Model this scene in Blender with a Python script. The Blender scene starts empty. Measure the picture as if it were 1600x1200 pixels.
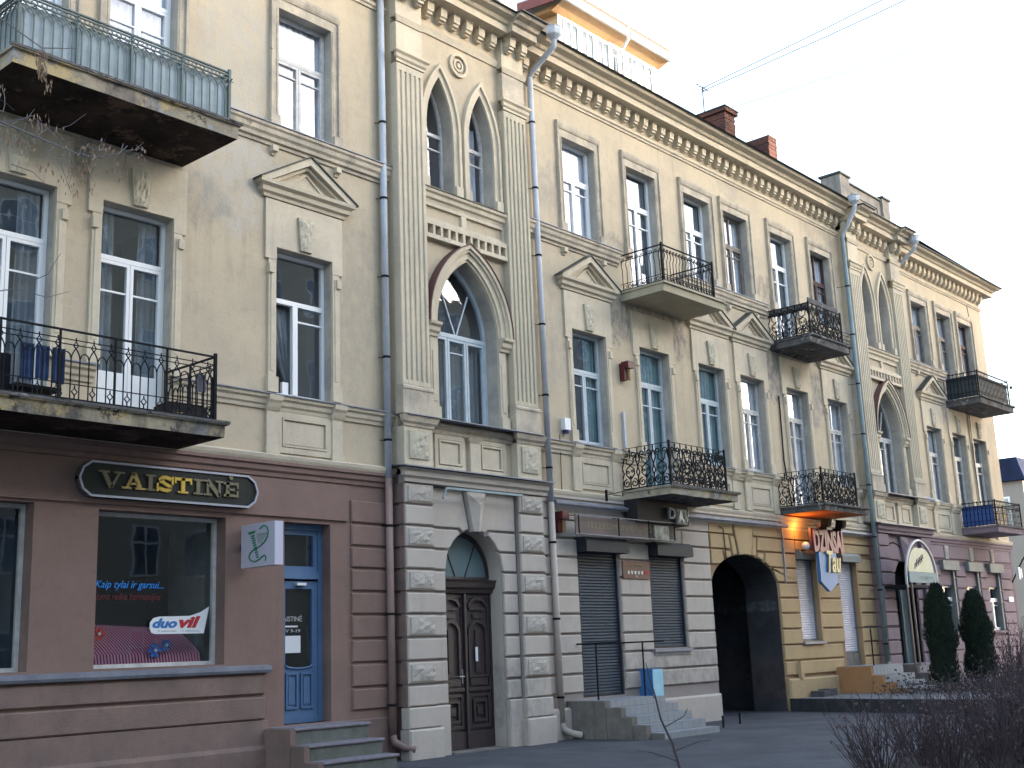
import bpy, bmesh, math, random
from mathutils import Vector, Matrix
random.seed(7)
PI = math.pi
R = math.radians
S = bpy.context.scene
COL = S.collection

# ---------------------------------------------------------------- camera
cam = bpy.data.objects.new('camera', bpy.data.cameras.new('camera'))
COL.objects.link(cam)
yaw, pit, rol = .855398, .219346, -.0404496
fw = Vector((math.sin(yaw)*math.cos(pit), math.cos(yaw)*math.cos(pit), math.sin(pit)))
rt = Vector((math.cos(yaw), -math.sin(yaw), 0)); up = rt.cross(fw)
rt2 = rt*math.cos(rol)+up*math.sin(rol); up2 = -rt*math.sin(rol)+up*math.cos(rol)
m = Matrix((rt2, up2, -fw)).transposed().to_4x4(); m.translation = (0, -15, 1.65)
cam.matrix_world = m
cam.data.sensor_width = 36; cam.data.lens = 36*1891.09/1600
cam.data.clip_start = .1; cam.data.clip_end = 2000
S.camera = cam

# ---------------------------------------------------------------- light
SUN_EL = R(9.0); SD = Vector((.6*math.cos(SUN_EL), -.8*math.cos(SUN_EL), math.sin(SUN_EL)))
w = bpy.data.worlds.new('World'); S.world = w; w.use_nodes = True
nt = w.node_tree; bg = nt.nodes['Background']
sky = nt.nodes.new('ShaderNodeTexSky'); sky.sky_type = 'NISHITA'; sky.sun_disc = False
sky.sun_elevation = SUN_EL; sky.sun_rotation = math.atan2(SD.x, SD.y)
sky.air_density = 1.0; sky.dust_density = 1.6; sky.ozone_density = 1.0
hs = nt.nodes.new('ShaderNodeHueSaturation'); hs.inputs['Saturation'].default_value = .75
nt.links.new(sky.outputs[0], hs.inputs['Color']); ti = nt.nodes.new('ShaderNodeMix'); ti.data_type = 'RGBA'; ti.blend_type = 'MULTIPLY'; ti.inputs[0].default_value = 1; ti.inputs[7].default_value = (.965, .97, 1.0, 1)
nt.links.new(hs.outputs[0], ti.inputs[6]); nt.links.new(ti.outputs[2], bg.inputs[0])
bg.inputs[1].default_value = .15
sl = bpy.data.lights.new('sun', 'SUN'); sl.energy = 2.4; sl.angle = R(.6); sl.color = (1, .84, .64)
sun = bpy.data.objects.new('sun', sl); COL.objects.link(sun)
sun.rotation_euler = (-SD).to_track_quat('-Z', 'Y').to_euler()
S.view_settings.view_transform = 'Standard'; S.view_settings.look = 'None'
S.view_settings.exposure = 3.18; S.view_settings.gamma = 1; S.view_settings.use_curve_mapping = False
S.render.engine = 'CYCLES'
try:
    S.cycles.max_bounces = 8; S.cycles.transparent_max_bounces = 12
except Exception: pass

# ---------------------------------------------------------------- materials
def mat(name, col, rough=.8, metal=0, col2=None, scale=3.0, bump=0, bscale=40, spec=.4, streak=None, blobs=None, wear=None, stretch=(1, 1, 1), sat=None):
    """procedural surface: two tones mixed by noise, vertical dirt streaks, fixed stains, fine relief"""
    M_ = bpy.data.materials.new(name); M_.use_nodes = True
    n = M_.node_tree.nodes; l = M_.node_tree.links; b = n['Principled BSDF']
    b.inputs['Roughness'].default_value = rough; b.inputs['Metallic'].default_value = metal
    b.inputs['Specular IOR Level'].default_value = spec
    geo = n.new('ShaderNodeNewGeometry'); P = geo.outputs['Position']
    def noise(sc, det=5, st=(1, 1, 1), rgh=.6):
        mp = n.new('ShaderNodeMapping'); mp.inputs['Scale'].default_value = st; l.new(P, mp.inputs[0])
        t = n.new('ShaderNodeTexNoise'); t.inputs['Scale'].default_value = sc; t.inputs['Detail'].default_value = det
        t.inputs['Roughness'].default_value = rgh; l.new(mp.outputs[0], t.inputs['Vector']); return t.outputs['Fac']
    def ramp(f, a, c):
        r = n.new('ShaderNodeMapRange'); r.inputs[1].default_value = a; r.inputs[2].default_value = c; l.new(f, r.inputs[0]); return r.outputs[0]
    def mix(f, a, c):
        x = n.new('ShaderNodeMix'); x.data_type = 'RGBA'
        for s_, v in ((x.inputs[6], a), (x.inputs[7], c)):
            if isinstance(v, tuple): s_.default_value = (*v, 1)
            else: l.new(v, s_)
        if isinstance(f, float): x.inputs[0].default_value = f
        else: l.new(f, x.inputs[0])
        return x.outputs[2]
    def mul(a, c):
        x = n.new('ShaderNodeMath'); x.operation = 'MULTIPLY'
        for s_, v in ((x.inputs[0], a), (x.inputs[1], c)):
            if isinstance(v, float): s_.default_value = v
            else: l.new(v, s_)
        return x.outputs[0]
    c = col
    if col2: c = mix(ramp(noise(scale, 6, stretch), .35, .68), col, col2)
    if col2: c = mix(mul(ramp(noise(scale*6, 4), .5, .8), .35), c, tuple(x*.72 for x in col2))
    if streak:
        f = mul(ramp(noise(1.0, 7, (5, 5, .35), .7), .50, .70), ramp(noise(.7, 3), .42, .60))
        c = mix(mul(f, streak[1]), c, streak[0])
    for wr in ([] if not wear else [wear] if isinstance(wear[0], tuple) and isinstance(wear[0][0], float) else wear):   # flaked spots
        f = ramp(noise(wr[1], 8, (1, 1, 1), .75), wr[2], wr[2]+.05); c = mix(f, c, wr[0])
    if blobs:
        nb = noise(1.8, 6, (1, 1, 1), .65); nh = noise(5.5, 8, (1, 1, .6), .75)
        for (cx, cz, rx, rz, bc, k) in blobs:
            sub = n.new('ShaderNodeVectorMath'); sub.operation = 'SUBTRACT'; l.new(P, sub.inputs[0]); sub.inputs[1].default_value = (cx, 0, cz)
            ml = n.new('ShaderNodeVectorMath'); ml.operation = 'MULTIPLY'; l.new(sub.outputs[0], ml.inputs[0]); ml.inputs[1].default_value = (1/rx, 0, 1/rz)
            ln = n.new('ShaderNodeVectorMath'); ln.operation = 'LENGTH'; l.new(ml.outputs[0], ln.inputs[0])
            sb = n.new('ShaderNodeMath'); sb.operation = 'MULTIPLY_ADD'; l.new(nb, sb.inputs[0]); sb.inputs[1].default_value = -2.2; l.new(ln.outputs['Value'], sb.inputs[2])
            f = mul(ramp(sb.outputs[0], .05, -.25), ramp(nh, .40, .58)); c = mix(mul(f, k), c, bc)
    if isinstance(c, tuple): b.inputs['Base Color'].default_value = (*c, 1)
    else: l.new(c, b.inputs['Base Color'])
    if bump:
        bp = n.new('ShaderNodeBump'); bp.inputs['Strength'].default_value = bump; bp.inputs['Distance'].default_value = .02
        l.new(noise(bscale, 6), bp.inputs['Height']); l.new(bp.outputs[0], b.inputs['Normal'])
    return M_

def glass(name, tint=(.93, .95, .96), ior=.11, wav=.06):
    M_ = bpy.data.materials.new(name); M_.use_nodes = True
    n = M_.node_tree.nodes; l = M_.node_tree.links; n.remove(n['Principled BSDF']); o = n['Material Output']
    lw = n.new('ShaderNodeLayerWeight'); lw.inputs[0].default_value = .5      # Schlick reflectance, the same from both sides of the sheet
    pw = n.new('ShaderNodeMath'); pw.operation = 'POWER'; l.new(lw.outputs['Facing'], pw.inputs[0]); pw.inputs[1].default_value = 4
    fr = n.new('ShaderNodeMath'); fr.operation = 'MULTIPLY_ADD'; l.new(pw.outputs[0], fr.inputs[0]); fr.inputs[1].default_value = 1-ior; fr.inputs[2].default_value = ior
    tr = n.new('ShaderNodeBsdfTransparent'); tr.inputs[0].default_value = (*tint, 1)
    gl = n.new('ShaderNodeBsdfGlossy'); gl.inputs['Roughness'].default_value = .015; gl.inputs[0].default_value = (.80, .86, .97, 1)
    mx = n.new('ShaderNodeMixShader'); l.new(fr.outputs[0], mx.inputs[0]); l.new(tr.outputs[0], mx.inputs[1]); l.new(gl.outputs[0], mx.inputs[2])
    l.new(mx.outputs[0], o.inputs[0])
    g = n.new('ShaderNodeNewGeometry'); t = n.new('ShaderNodeTexNoise'); t.inputs['Scale'].default_value = 1.6; l.new(g.outputs['Position'], t.inputs['Vector'])
    b = n.new('ShaderNodeBump'); b.inputs['Strength'].default_value = wav; b.inputs['Distance'].default_value = .05
    l.new(t.outputs[0], b.inputs['Height']); l.new(b.outputs[0], gl.inputs['Normal'])
    return M_

DIRT = ((.20, .18, .155), .4)
GREY = (.27, .28, .28)
wall_blobs = [(10.7, 9.4, .9, 1.0, (.47, .45, .41), .7), (10.1, 8.7, .5, .45, (.25, .23, .2), .55), (13.2, 7.6, .6, 1.6, (.31, .28, .24), .45), (11.0, 11.2, .9, 1.4, (.4, .39, .37), .5),
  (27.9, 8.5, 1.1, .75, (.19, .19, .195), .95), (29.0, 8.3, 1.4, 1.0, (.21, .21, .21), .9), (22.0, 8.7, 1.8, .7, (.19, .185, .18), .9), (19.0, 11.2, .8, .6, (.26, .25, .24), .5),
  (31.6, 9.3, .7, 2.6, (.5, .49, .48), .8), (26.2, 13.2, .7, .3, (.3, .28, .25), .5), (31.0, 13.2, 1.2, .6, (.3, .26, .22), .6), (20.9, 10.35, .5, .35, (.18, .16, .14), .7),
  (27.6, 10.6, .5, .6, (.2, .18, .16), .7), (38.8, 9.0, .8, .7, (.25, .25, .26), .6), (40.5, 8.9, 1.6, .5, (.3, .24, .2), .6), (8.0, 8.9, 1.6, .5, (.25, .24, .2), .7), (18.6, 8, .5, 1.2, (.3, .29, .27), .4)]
MA = {}
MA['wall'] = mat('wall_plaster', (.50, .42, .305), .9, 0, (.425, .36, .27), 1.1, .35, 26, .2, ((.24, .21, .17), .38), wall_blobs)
MA['trim'] = mat('trim_plaster', (.57, .50, .385), .9, 0, (.48, .42, .33), 2.0, .3, 45, .2, DIRT)
MA['trimdirty'] = mat('weathered_plaster', (.53, .46, .36), .95, 0, (.34, .305, .255), 2.4, .6, 40, .2, ((.17, .155, .135), .65), None, [((.22, .20, .17), 5, .61), ((.60, .55, .46), 6.5, .62)])
MA['flute'] = mat('flaking_plaster', (.50, .45, .34), .95, 0, (.44, .39, .31), 3, .7, 30, .2, ((.2, .18, .16), .5), None, ((.55, .53, .48), 7, .63), (1, 1, .4))
MA['rough'] = mat('vermiculated_plaster', (.50, .455, .36), 1, 0, (.44, .4, .32), 8, 1.0, 22, .1)
MA['roughlow'] = mat('vermiculated_plaster_lower', (.46, .425, .38), 1, 0, (.38, .35, .32), 8, 1.0, 22, .1)
MA['pink'] = mat('pink_plaster', (.225, .15, .13), .9, 0, (.20, .135, .115), 1.5, .3, 60, .2, ((.16, .10, .09), .45))
MA['pinkdirty'] = mat('pink_plaster_base', (.235, .16, .14), .9, 0, (.16, .12, .105), 1.5, .4, 40, .2, ((.1, .08, .07), .6))
MA['cream'] = mat('cream_plaster', (.47, .42, .375), .9, 0, (.43, .385, .345), 1.2, .3, 60, .2, ((.28, .25, .22), .4), [(20.9, 1.1, 1.0, .5, (.25, .23, .21), .6), (22.9, 1.2, 1.0, .5, (.26, .24, .22), .6), (16.9, .9, .6, .6, (.28, .27, .26), .7)])
MA['yellow'] = mat('yellow_plaster', (.44, .325, .185), .9, 0, (.40, .295, .17), 1.2, .3, 60, .2, ((.3, .23, .14), .4), [(29.2, .5, 1.2, .4, (.33, .26, .16), .6)])
MA['mauve'] = mat('mauve_plaster', (.235, .185, .21), .9, 0, (.21, .165, .19), 1.2, .3, 60, .2, ((.16, .13, .15), .5))
MA['groove'] = mat('groove_plaster', (.17, .105, .095), .9, 0, (.15, .09, .08), 2, .3, 60, .2)
MA['groovey'] = mat('groove_plaster_brown', (.29, .19, .12), .9, 0, (.26, .17, .11), 2, .3, 60, .2)
MA['groovec'] = mat('groove_plaster_grey', (.30, .265, .25), .9, 0, (.26, .23, .22), 2, .3, 60, .2)
MA['groovem'] = mat('groove_plaster_mauve', (.17, .125, .15), .9, 0, (.15, .11, .13), 2, .3, 60, .2)
MA['reveal'] = mat('grey_reveal', (.46, .43, .375), .95, 0, (.28, .27, .255), 1.6, .4, 30, .2, DIRT)
MA['white'] = mat('white_frame', (.72, .74, .76), .45, 0, None, 1, 0, 1, .5)
MA['whiteold'] = mat('white_frame_old', (.58, .58, .57), .6, 0, (.42, .41, .4), 6, .2, 60, .4)
MA['lightblue'] = mat('pale_blue_frame', (.48, .55, .60), .6, 0, (.4, .46, .5), 6, .2, 60, .4)
MA['brownframe'] = mat('brown_frame', (.22, .19, .17), .7, 0, (.13, .11, .10), 6, .3, 60, .3)
MA['redframe'] = mat('dark_red_frame', (.075, .035, .04), .7, 0, (.05, .03, .03), 6, .3, 60, .3)
MA['tin'] = mat('zinc_sheet', (.22, .235, .285), .55, .2, (.15, .16, .20), 4, .15, 20, .5)
MA['tindark'] = mat('dark_zinc_edge', (.04, .055, .05), .6, .2, (.03, .035, .035), 4, .1, 20, .4)
MA['pipe'] = mat('grey_blue_pipe', (.42, .455, .51), .6, 0, (.34, .375, .43), 3, .15, 30, .5, ((.12, .10, .09), .5), None, ((.08, .06, .05), 6, .72))
MA['pipepink'] = mat('pink_painted_pipe', (.27, .185, .165), .6, 0, (.235, .16, .14), 3, .1, 30, .4)
MA['pipecream'] = mat('cream_painted_pipe', (.45, .40, .355), .6, 0, (.40, .355, .32), 3, .1, 30, .4)
MA['pipegreen'] = mat('green_grey_pipe', (.20, .27, .29), .6, .1, (.16, .21, .23), 3, .1, 30, .4)
MA['iron'] = mat('black_iron', (.011, .012, .016), .8, 0, None, 1, 0, 1, .15)
MA['irongreen'] = mat('green_grey_iron', (.10, .135, .135), .6, .1, (.07, .1, .1), 5, 0, 1, .4)
MA['greysheet'] = mat('pale_blue_panel', (.33, .39, .42), .7, 0, (.24, .29, .31), 2.5, .1, 20, .3, ((.12, .13, .13), .6))
MA['slab'] = mat('balcony_plaster', (.42, .36, .26), .95, 0, (.20, .18, .15), 2.2, .9, 12, .2, ((.08, .075, .07), .8), [(9.6, 4.8, .8, .2, (.10, .10, .10), .8), (7.2, 4.8, .4, .15, (.09, .085, .08), .9), (8.1, 9.2, .5, .2, (.14, .12, .12), .8), (21.4, 4.8, .7, .2, (.40, .38, .34), .8)], [((.46, .36, .20), 1.7, .52), ((.30, .31, .31), 2.9, .55), ((.07, .065, .06), 2.3, .565)])
MA['slabclean'] = mat('balcony_plaster_clean', (.42, .38, .28), .95, 0, (.36, .32, .24), 2.2, .3, 30, .2, ((.2, .18, .15), .3))
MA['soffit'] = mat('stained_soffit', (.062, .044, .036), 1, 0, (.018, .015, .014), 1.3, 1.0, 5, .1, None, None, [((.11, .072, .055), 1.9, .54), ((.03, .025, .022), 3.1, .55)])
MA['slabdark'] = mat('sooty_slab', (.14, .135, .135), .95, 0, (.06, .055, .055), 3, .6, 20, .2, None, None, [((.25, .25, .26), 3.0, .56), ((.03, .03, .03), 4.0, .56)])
MA['concrete'] = mat('grey_concrete', (.20, .185, .17), .95, 0, (.13, .12, .11), 3, .6, 20, .2, ((.06, .055, .05), .5))
MA['tile'] = mat('grey_step_tile', (.235, .255, .28), .6, 0, (.20, .22, .24), 2, .1, 40, .4)
MA['terrazzo'] = mat('step_terrazzo', (.14, .145, .135), .8, 0, (.09, .10, .085), 5, .3, 60, .3)
MA['nosing'] = mat('step_nosing', (.20, .185, .215), .7, 0, (.14, .13, .155), 8, .3, 50, .3)
MA['blue'] = mat('blue_door_paint', (.085, .165, .30), .5, 0, (.07, .135, .25), 3, .1, 30, .4)
MA['wood'] = mat('dark_brown_wood', (.052, .036, .036), .45, 0, (.03, .022, .024), 8, .4, 30, .5, None, None, None, (6, 6, .6))
MA['shutter'] = mat('blue_grey_shutter', (.032, .048, .07), .6, 0, (.024, .036, .055), 3, 0, 1, .5)
MA['shutbox'] = mat('dark_blue_box', (.010, .014, .022), .7, 0, (.008, .011, .018), 3, 0, 1, .5)
MA['shutwhite'] = mat('white_shutter', (.62, .60, .66), .5, 0, (.56, .54, .6), 3, 0, 1, .5)
MA['greyframe'] = mat('grey_green_frame', (.17, .19, .19), .7, 0, (.13, .145, .15), 3, .1, 30, .4)
MA['brick'] = mat('chimney_brick', (.095, .040, .032), .95, 0, (.04, .024, .024), 3, .8, 14, .2, None, None, ((.17, .085, .065), 9, .6))
MA['dark'] = mat('unlit_room', (.007, .007, .008), 1)
MA['passage'] = mat('dark_passage_plaster', (.065, .07, .08), .95, 0, (.035, .035, .04), 1.2, .6, 10, .2, None, [(26.9, 2.55, .8, .12, (.13, .14, .15), .7), (26.9, .9, .9, .6, (.10, .07, .065), .6)])  # one dark plaster tone for the whole gate passage, with two stains
MA['curtain'] = mat('white_net_curtain', (.60, .62, .68), .9, 0, (.48, .50, .56), 3)
MA['curtaint'] = mat('teal_curtain', (.15, .27, .30), .9, 0, (.09, .18, .20), 3)
MA['curtaing'] = mat('grey_green_curtain', (.16, .19, .21), .9, 0, (.11, .13, .15), 3)
MA['room'] = mat('room_wall', (.26, .27, .29), 1)
MA['glass'] = glass('window_glass'); MA['glassdark'] = glass('shop_glass', (.9, .92, .92), .05, .02)
MA['asphalt'] = mat('worn_asphalt', (.070, .074, .09), .8, 0, (.032, .035, .045), .9, .6, 50, .4, None, None, ((.14, .14, .155), 14, .63))
MA['roof'] = mat('dark_roof_sheet', (.05, .055, .055), .6, .2, (.035, .035, .035), 2, .1, 10, .4)
MA['redmetal'] = mat('red_brown_fascia', (.17, .03, .018), .6, 0, (.14, .028, .018), 3)
MA['larch'] = mat('varnished_boards', (.50, .31, .16), .5, 0, (.44, .26, .12), 5, .1, 20, .4, None, None, None, (1, 1, 8))
MA['whitewall'] = mat('white_dormer_cladding', (.55, .545, .54), .7)

# ---------------------------------------------------------------- helpers
WL = {}
def wloc(o): return WL.get(o.name, Vector((0, 0, 0)))
class MB:
    def __init__(s): s.v = []; s.f = []; s.mi = []; s.m = 0
    def add(s, vs, fs):
        k = len(s.v); s.v += [tuple(v) for v in vs]; s.f += [tuple(i+k for i in f) for f in fs]; s.mi += [s.m]*len(fs); return s
    def box(s, x0, x1, y0, y1, z0, z1):
        return s.add([(x0,y0,z0),(x1,y0,z0),(x1,y1,z0),(x0,y1,z0),(x0,y0,z1),(x1,y0,z1),(x1,y1,z1),(x0,y1,z1)],
          [(0,3,2,1),(4,5,6,7),(0,1,5,4),(1,2,6,5),(2,3,7,6),(3,0,4,7)])
    def quad(s, a, b, c, d): return s.add([a, b, c, d], [(0, 1, 2, 3)])
    def poly(s, pts, yb, yf, ch=0, back=False):
        """polygon in x,z (counter-clockwise seen from -Y) from yb (back) to yf (front, smaller y), front edge chamfered"""
        n = len(pts); ins = inset(pts, ch) if ch else pts
        ym = yf+ch if ch else yf
        vs = [(x, yb, z) for x, z in pts]+[(x, ym, z) for x, z in pts]
        fs = [(i, (i+1) % n, n+(i+1) % n, n+i) for i in range(n)]
        if ch:
            vs += [(x, yf, z) for x, z in ins]; fs += [(n+i, n+(i+1) % n, 2*n+(i+1) % n, 2*n+i) for i in range(n)]
            fs.append(tuple(range(2*n, 3*n)))
        else: fs.append(tuple(range(n, 2*n)))
        if back: fs.append(tuple(reversed(range(n))))
        return s.add(vs, fs)
    def tube(s, path, r, n=6, caps=True, r1=None):
        P = [Vector(p) for p in path]; L = len(P); vs = []; fs = []
        pa = None
        for i, p in enumerate(P):
            t = (P[min(i+1, L-1)]-P[max(i-1, 0)])
            if t.length < 1e-6: t = P[i]-P[max(i-1, 0)]
            t.normalize()
            if pa is None: pa = Vector((0, 1, 0)) if abs(t.y) < .8 else Vector((1, 0, 0))
            a = (pa-t*pa.dot(t)).normalized(); b = t.cross(a).normalized(); pa = a
            rr = r if r1 is None else r+(r1-r)*i/max(L-1, 1)
            for k in range(n):
                an = 2*PI*(k+.5)/n; vs.append(p+a*math.cos(an)*rr+b*math.sin(an)*rr)
        for i in range(L-1):
            for k in range(n): fs.append((i*n+k, i*n+(k+1) % n, (i+1)*n+(k+1) % n, (i+1)*n+k))
        if caps: fs += [tuple(reversed(range(n))), tuple((L-1)*n+k for k in range(n))]
        return s.add(vs, fs)
    def molding(s, x0, x1, prof, ml=0, mr=0, yw=0):
        """horizontal profile [(y,z)...] swept along X; ml/mr: mitre outwards by protrusion at the ends"""
        n = len(prof)
        vs = [(x0-ml*(yw-y), y, z) for y, z in prof]+[(x1+mr*(yw-y), y, z) for y, z in prof]
        fs = [(i, n+i, n+(i+1) % n, (i+1) % n) for i in range(n)]+[tuple(range(n)), tuple(reversed(range(n, 2*n)))]
        s.add(vs, fs)
        if ml: s.add([(x0-(yw-y), y, z) for y, z in prof]+[(x0-(yw-y), yw, z) for y, z in prof], [(i, (i+1) % n, n+(i+1) % n, n+i) for i in range(n)])
        if mr: s.add([(x1+(yw-y), y, z) for y, z in prof]+[(x1+(yw-y), yw, z) for y, z in prof], [(i, n+i, n+(i+1) % n, (i+1) % n) for i in range(n)])
        return s
    def ring(s, inner, outer, yb, yf, ch=0):
        for i in range(len(inner)-1):
            q = [inner[i], outer[i], outer[i+1], inner[i+1]]
            s.poly(q, yb, yf)
        return s
    def build(s, name, mats, parent=None, loc=(0, 0, 0), smooth=False):
        me = bpy.data.meshes.new(name); L = Vector(loc)
        me.from_pydata([tuple(Vector(v)-L) for v in s.v], [], s.f)
        for m_ in (mats if isinstance(mats, (list, tuple)) else [mats]): me.materials.append(MA[m_] if isinstance(m_, str) else m_)
        for i, p in enumerate(me.polygons): p.material_index = s.mi[i]; p.use_smooth = smooth
        bm = bmesh.new(); bm.from_mesh(me); bmesh.ops.recalc_face_normals(bm, faces=bm.faces); bm.to_mesh(me); bm.free()
        return link(name, me, parent, loc)
def link(name, me, parent=None, loc=(0, 0, 0), rotz=0):
    o = bpy.data.objects.new(name, me); COL.objects.link(o)
    if parent is not None:
        o.parent = parent; o.location = Vector(loc)-wloc(parent)
    else: o.location = loc
    o.rotation_euler.z = rotz
    WL[o.name] = Vector(loc); return o
def inset(pts, d):
    n = len(pts); A = sum(pts[i][0]*pts[(i+1) % n][1]-pts[(i+1) % n][0]*pts[i][1] for i in range(n)); sg = 1 if A > 0 else -1
    out = []
    for i in range(n):
        p0 = Vector(pts[i-1]); p = Vector(pts[i]); p1 = Vector(pts[(i+1) % n])
        a = (p-p0).normalized(); b = (p1-p).normalized(); na = Vector((-a.y, a.x))*sg; nb = Vector((-b.y, b.x))*sg
        k = 1+na.dot(nb); q = p+(na+nb)*(d/max(k, .4)); out.append((q.x, q.y))
    return out
def tag(o, label, cat, group=None):
    o['label'] = label; o['category'] = cat
    if group: o['group'] = group
    return o
def thing(name, label, cat, loc=(0, 0, 0), group=None):
    o = bpy.data.objects.new(name, None); COL.objects.link(o); o.location = loc; WL[o.name] = Vector(loc)
    o.empty_display_size = .2
    return tag(o, label, cat, group)
def struct(o): o['kind'] = 'structure'; return o
def stuff(o): o['kind'] = 'stuff'; return o
def text(s_, x, y, z, wd, ht, m_, name, parent=None, ext=.01, shear=0, axis='y', bold=0):
    cu = bpy.data.curves.new('t', 'FONT'); cu.body = s_; cu.size = 1; cu.extrude = .5; cu.shear = shear; cu.offset = bold; cu.resolution_u = 3
    ob = bpy.data.objects.new('t', cu); COL.objects.link(ob); bpy.context.view_layer.update()
    me = bpy.data.meshes.new_from_object(ob.evaluated_get(bpy.context.evaluated_depsgraph_get())); bpy.data.objects.remove(ob)
    xs = [v.co.x for v in me.vertices]; ys = [v.co.y for v in me.vertices]
    if not xs: return None
    sx = wd/(max(xs)-min(xs)); sy = ht/(max(ys)-min(ys))
    for v in me.vertices:
        X, Z, D = (v.co.x-min(xs))*sx, (v.co.y-min(ys))*sy, v.co.z*ext
        v.co = (X, -D, Z) if axis == 'y' else (-D, -X, Z)
    me.name = name; me.materials.clear(); me.materials.append(MA[m_] if isinstance(m_, str) else m_)
    for p in me.polygons: p.material_index = 0
    return link(name, me, parent, (x, y, z))
def letters(s_, x, y, z, wd, ht, m_, name, parent, ext=.01, shear=0, bold=0):
    """each letter its own object, laid out as in the whole word"""
    def raw(t):
        cu = bpy.data.curves.new('t', 'FONT'); cu.body = t; cu.size = 1; cu.extrude = .5; cu.shear = shear; cu.offset = bold; cu.resolution_u = 3
        ob = bpy.data.objects.new('t', cu); COL.objects.link(ob); bpy.context.view_layer.update()
        me = bpy.data.meshes.new_from_object(ob.evaluated_get(bpy.context.evaluated_depsgraph_get())); bpy.data.objects.remove(ob)
        X = [v.co.x for v in me.vertices]; Y = [v.co.y for v in me.vertices]; return me, min(X), max(X), min(Y), max(Y)
    _, a, b, c, d = raw(s_); sx, sy = wd/(b-a), ht/(d-c)
    for i, ch in enumerate(s_):
        rx = raw(s_[:i+1])[2]; me, a1, b1, c1, d1 = raw(ch); me.name = name; me.materials.clear(); me.materials.append(MA[m_] if isinstance(m_, str) else m_)
        for v in me.vertices: v.co = ((v.co.x-a1)*sx, -v.co.z*ext, (v.co.y-c)*sy)
        for p in me.polygons: p.material_index = 0
        link(name, me, parent, (x+(rx-(b1-a1)-a)*sx, y, z))
def plain(name, col, rough=.6): return mat(name, col, rough)
def pointed(cx, zs, za, hw, n=9, grow=0):
    """pointed arch from left spring over the apex to right spring"""
    h = za-zs; Rr = (hw*hw+h*h)/(2*hw); out = []
    c = cx-hw+Rr; th = math.atan2(h, cx-c) # angle of apex seen from the left arc's centre
    for i in range(n+1):
        a = PI+(th-PI)*i/n; out.append((c+(Rr+grow)*math.cos(a), zs+(Rr+grow)*math.sin(a)))
    if grow:
        d = c-cx; zt = zs+math.sqrt(max((Rr+grow)**2-d*d, 0)); out = [p for p in out if p[0] < cx-1e-4]; 
        while len(out) < n: out.insert(0, (cx-hw-grow, zs))
        out = out[:n]+[(cx, zt)]
    return out+[(2*cx-x, z) for x, z in reversed(out[:-1])]
def ellip(cx, zs, za, hw, n=16, grow=0):
    return [(cx-(hw+grow)*math.cos(PI*i/n), zs+(za-zs+grow)*math.sin(PI*i/n)) for i in range(n+1)]
def wall(mb, x0, x1, z0, z1, y, rects, arches=()):
    """wall sheet at y with rectangular holes (x0,x1,z0,z1) and arched holes (rect, curve)"""
    holes = list(rects)+[a[0] for a in arches]
    xs = sorted({x0, x1, *[min(max(v, x0), x1) for h in holes for v in h[:2]]}); zs = sorted({z0, z1, *[min(max(v, z0), z1) for h in holes for v in h[2:]]})
    for i in range(len(xs)-1):
        for j in range(len(zs)-1):
            a, b, c, d = xs[i], xs[i+1], zs[j], zs[j+1]; mx, mz = (a+b)/2, (c+d)/2
            if b-a < 1e-5 or d-c < 1e-5: continue
            if any(h[0] < mx < h[1] and h[2] < mz < h[3] for h in holes): continue
            mb.quad((a, y, c), (b, y, c), (b, y, d), (a, y, d))
    for r, cu in arches:
        for i in range(len(cu)-1):
            (xa, za), (xb, zb) = cu[i], cu[i+1]
            if abs(xa-xb) < 1e-5: continue
            if min(r[3]-za, r[3]-zb) < 1e-5: 
                if max(r[3]-za, r[3]-zb) < 1e-5: continue
            mb.quad((xa, y, za), (xb, y, zb), (xb, y, r[3]), (xa, y, r[3]))
def wavy(mb, x0, x1, z0, z1, y, amp=.03, nper=7):
    n = int((x1-x0)*nper*4)+4
    pts = [(x0+(x1-x0)*i/n, y+amp*math.sin(i*PI/2+random.random()*.8)) for i in range(n+1)]
    for i in range(n): mb.quad((pts[i][0], pts[i][1], z0), (pts[i+1][0], pts[i+1][1], z0), (pts[i+1][0], pts[i+1][1], z1), (pts[i][0], pts[i][1], z1))

# ================================================================ SETTING
GZ = .05
g = MB(); g.quad((-300, -300, GZ), (500, -300, GZ), (500, 300, GZ), (-300, 300, GZ)); struct(g.build('ground', 'asphalt'))
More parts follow.
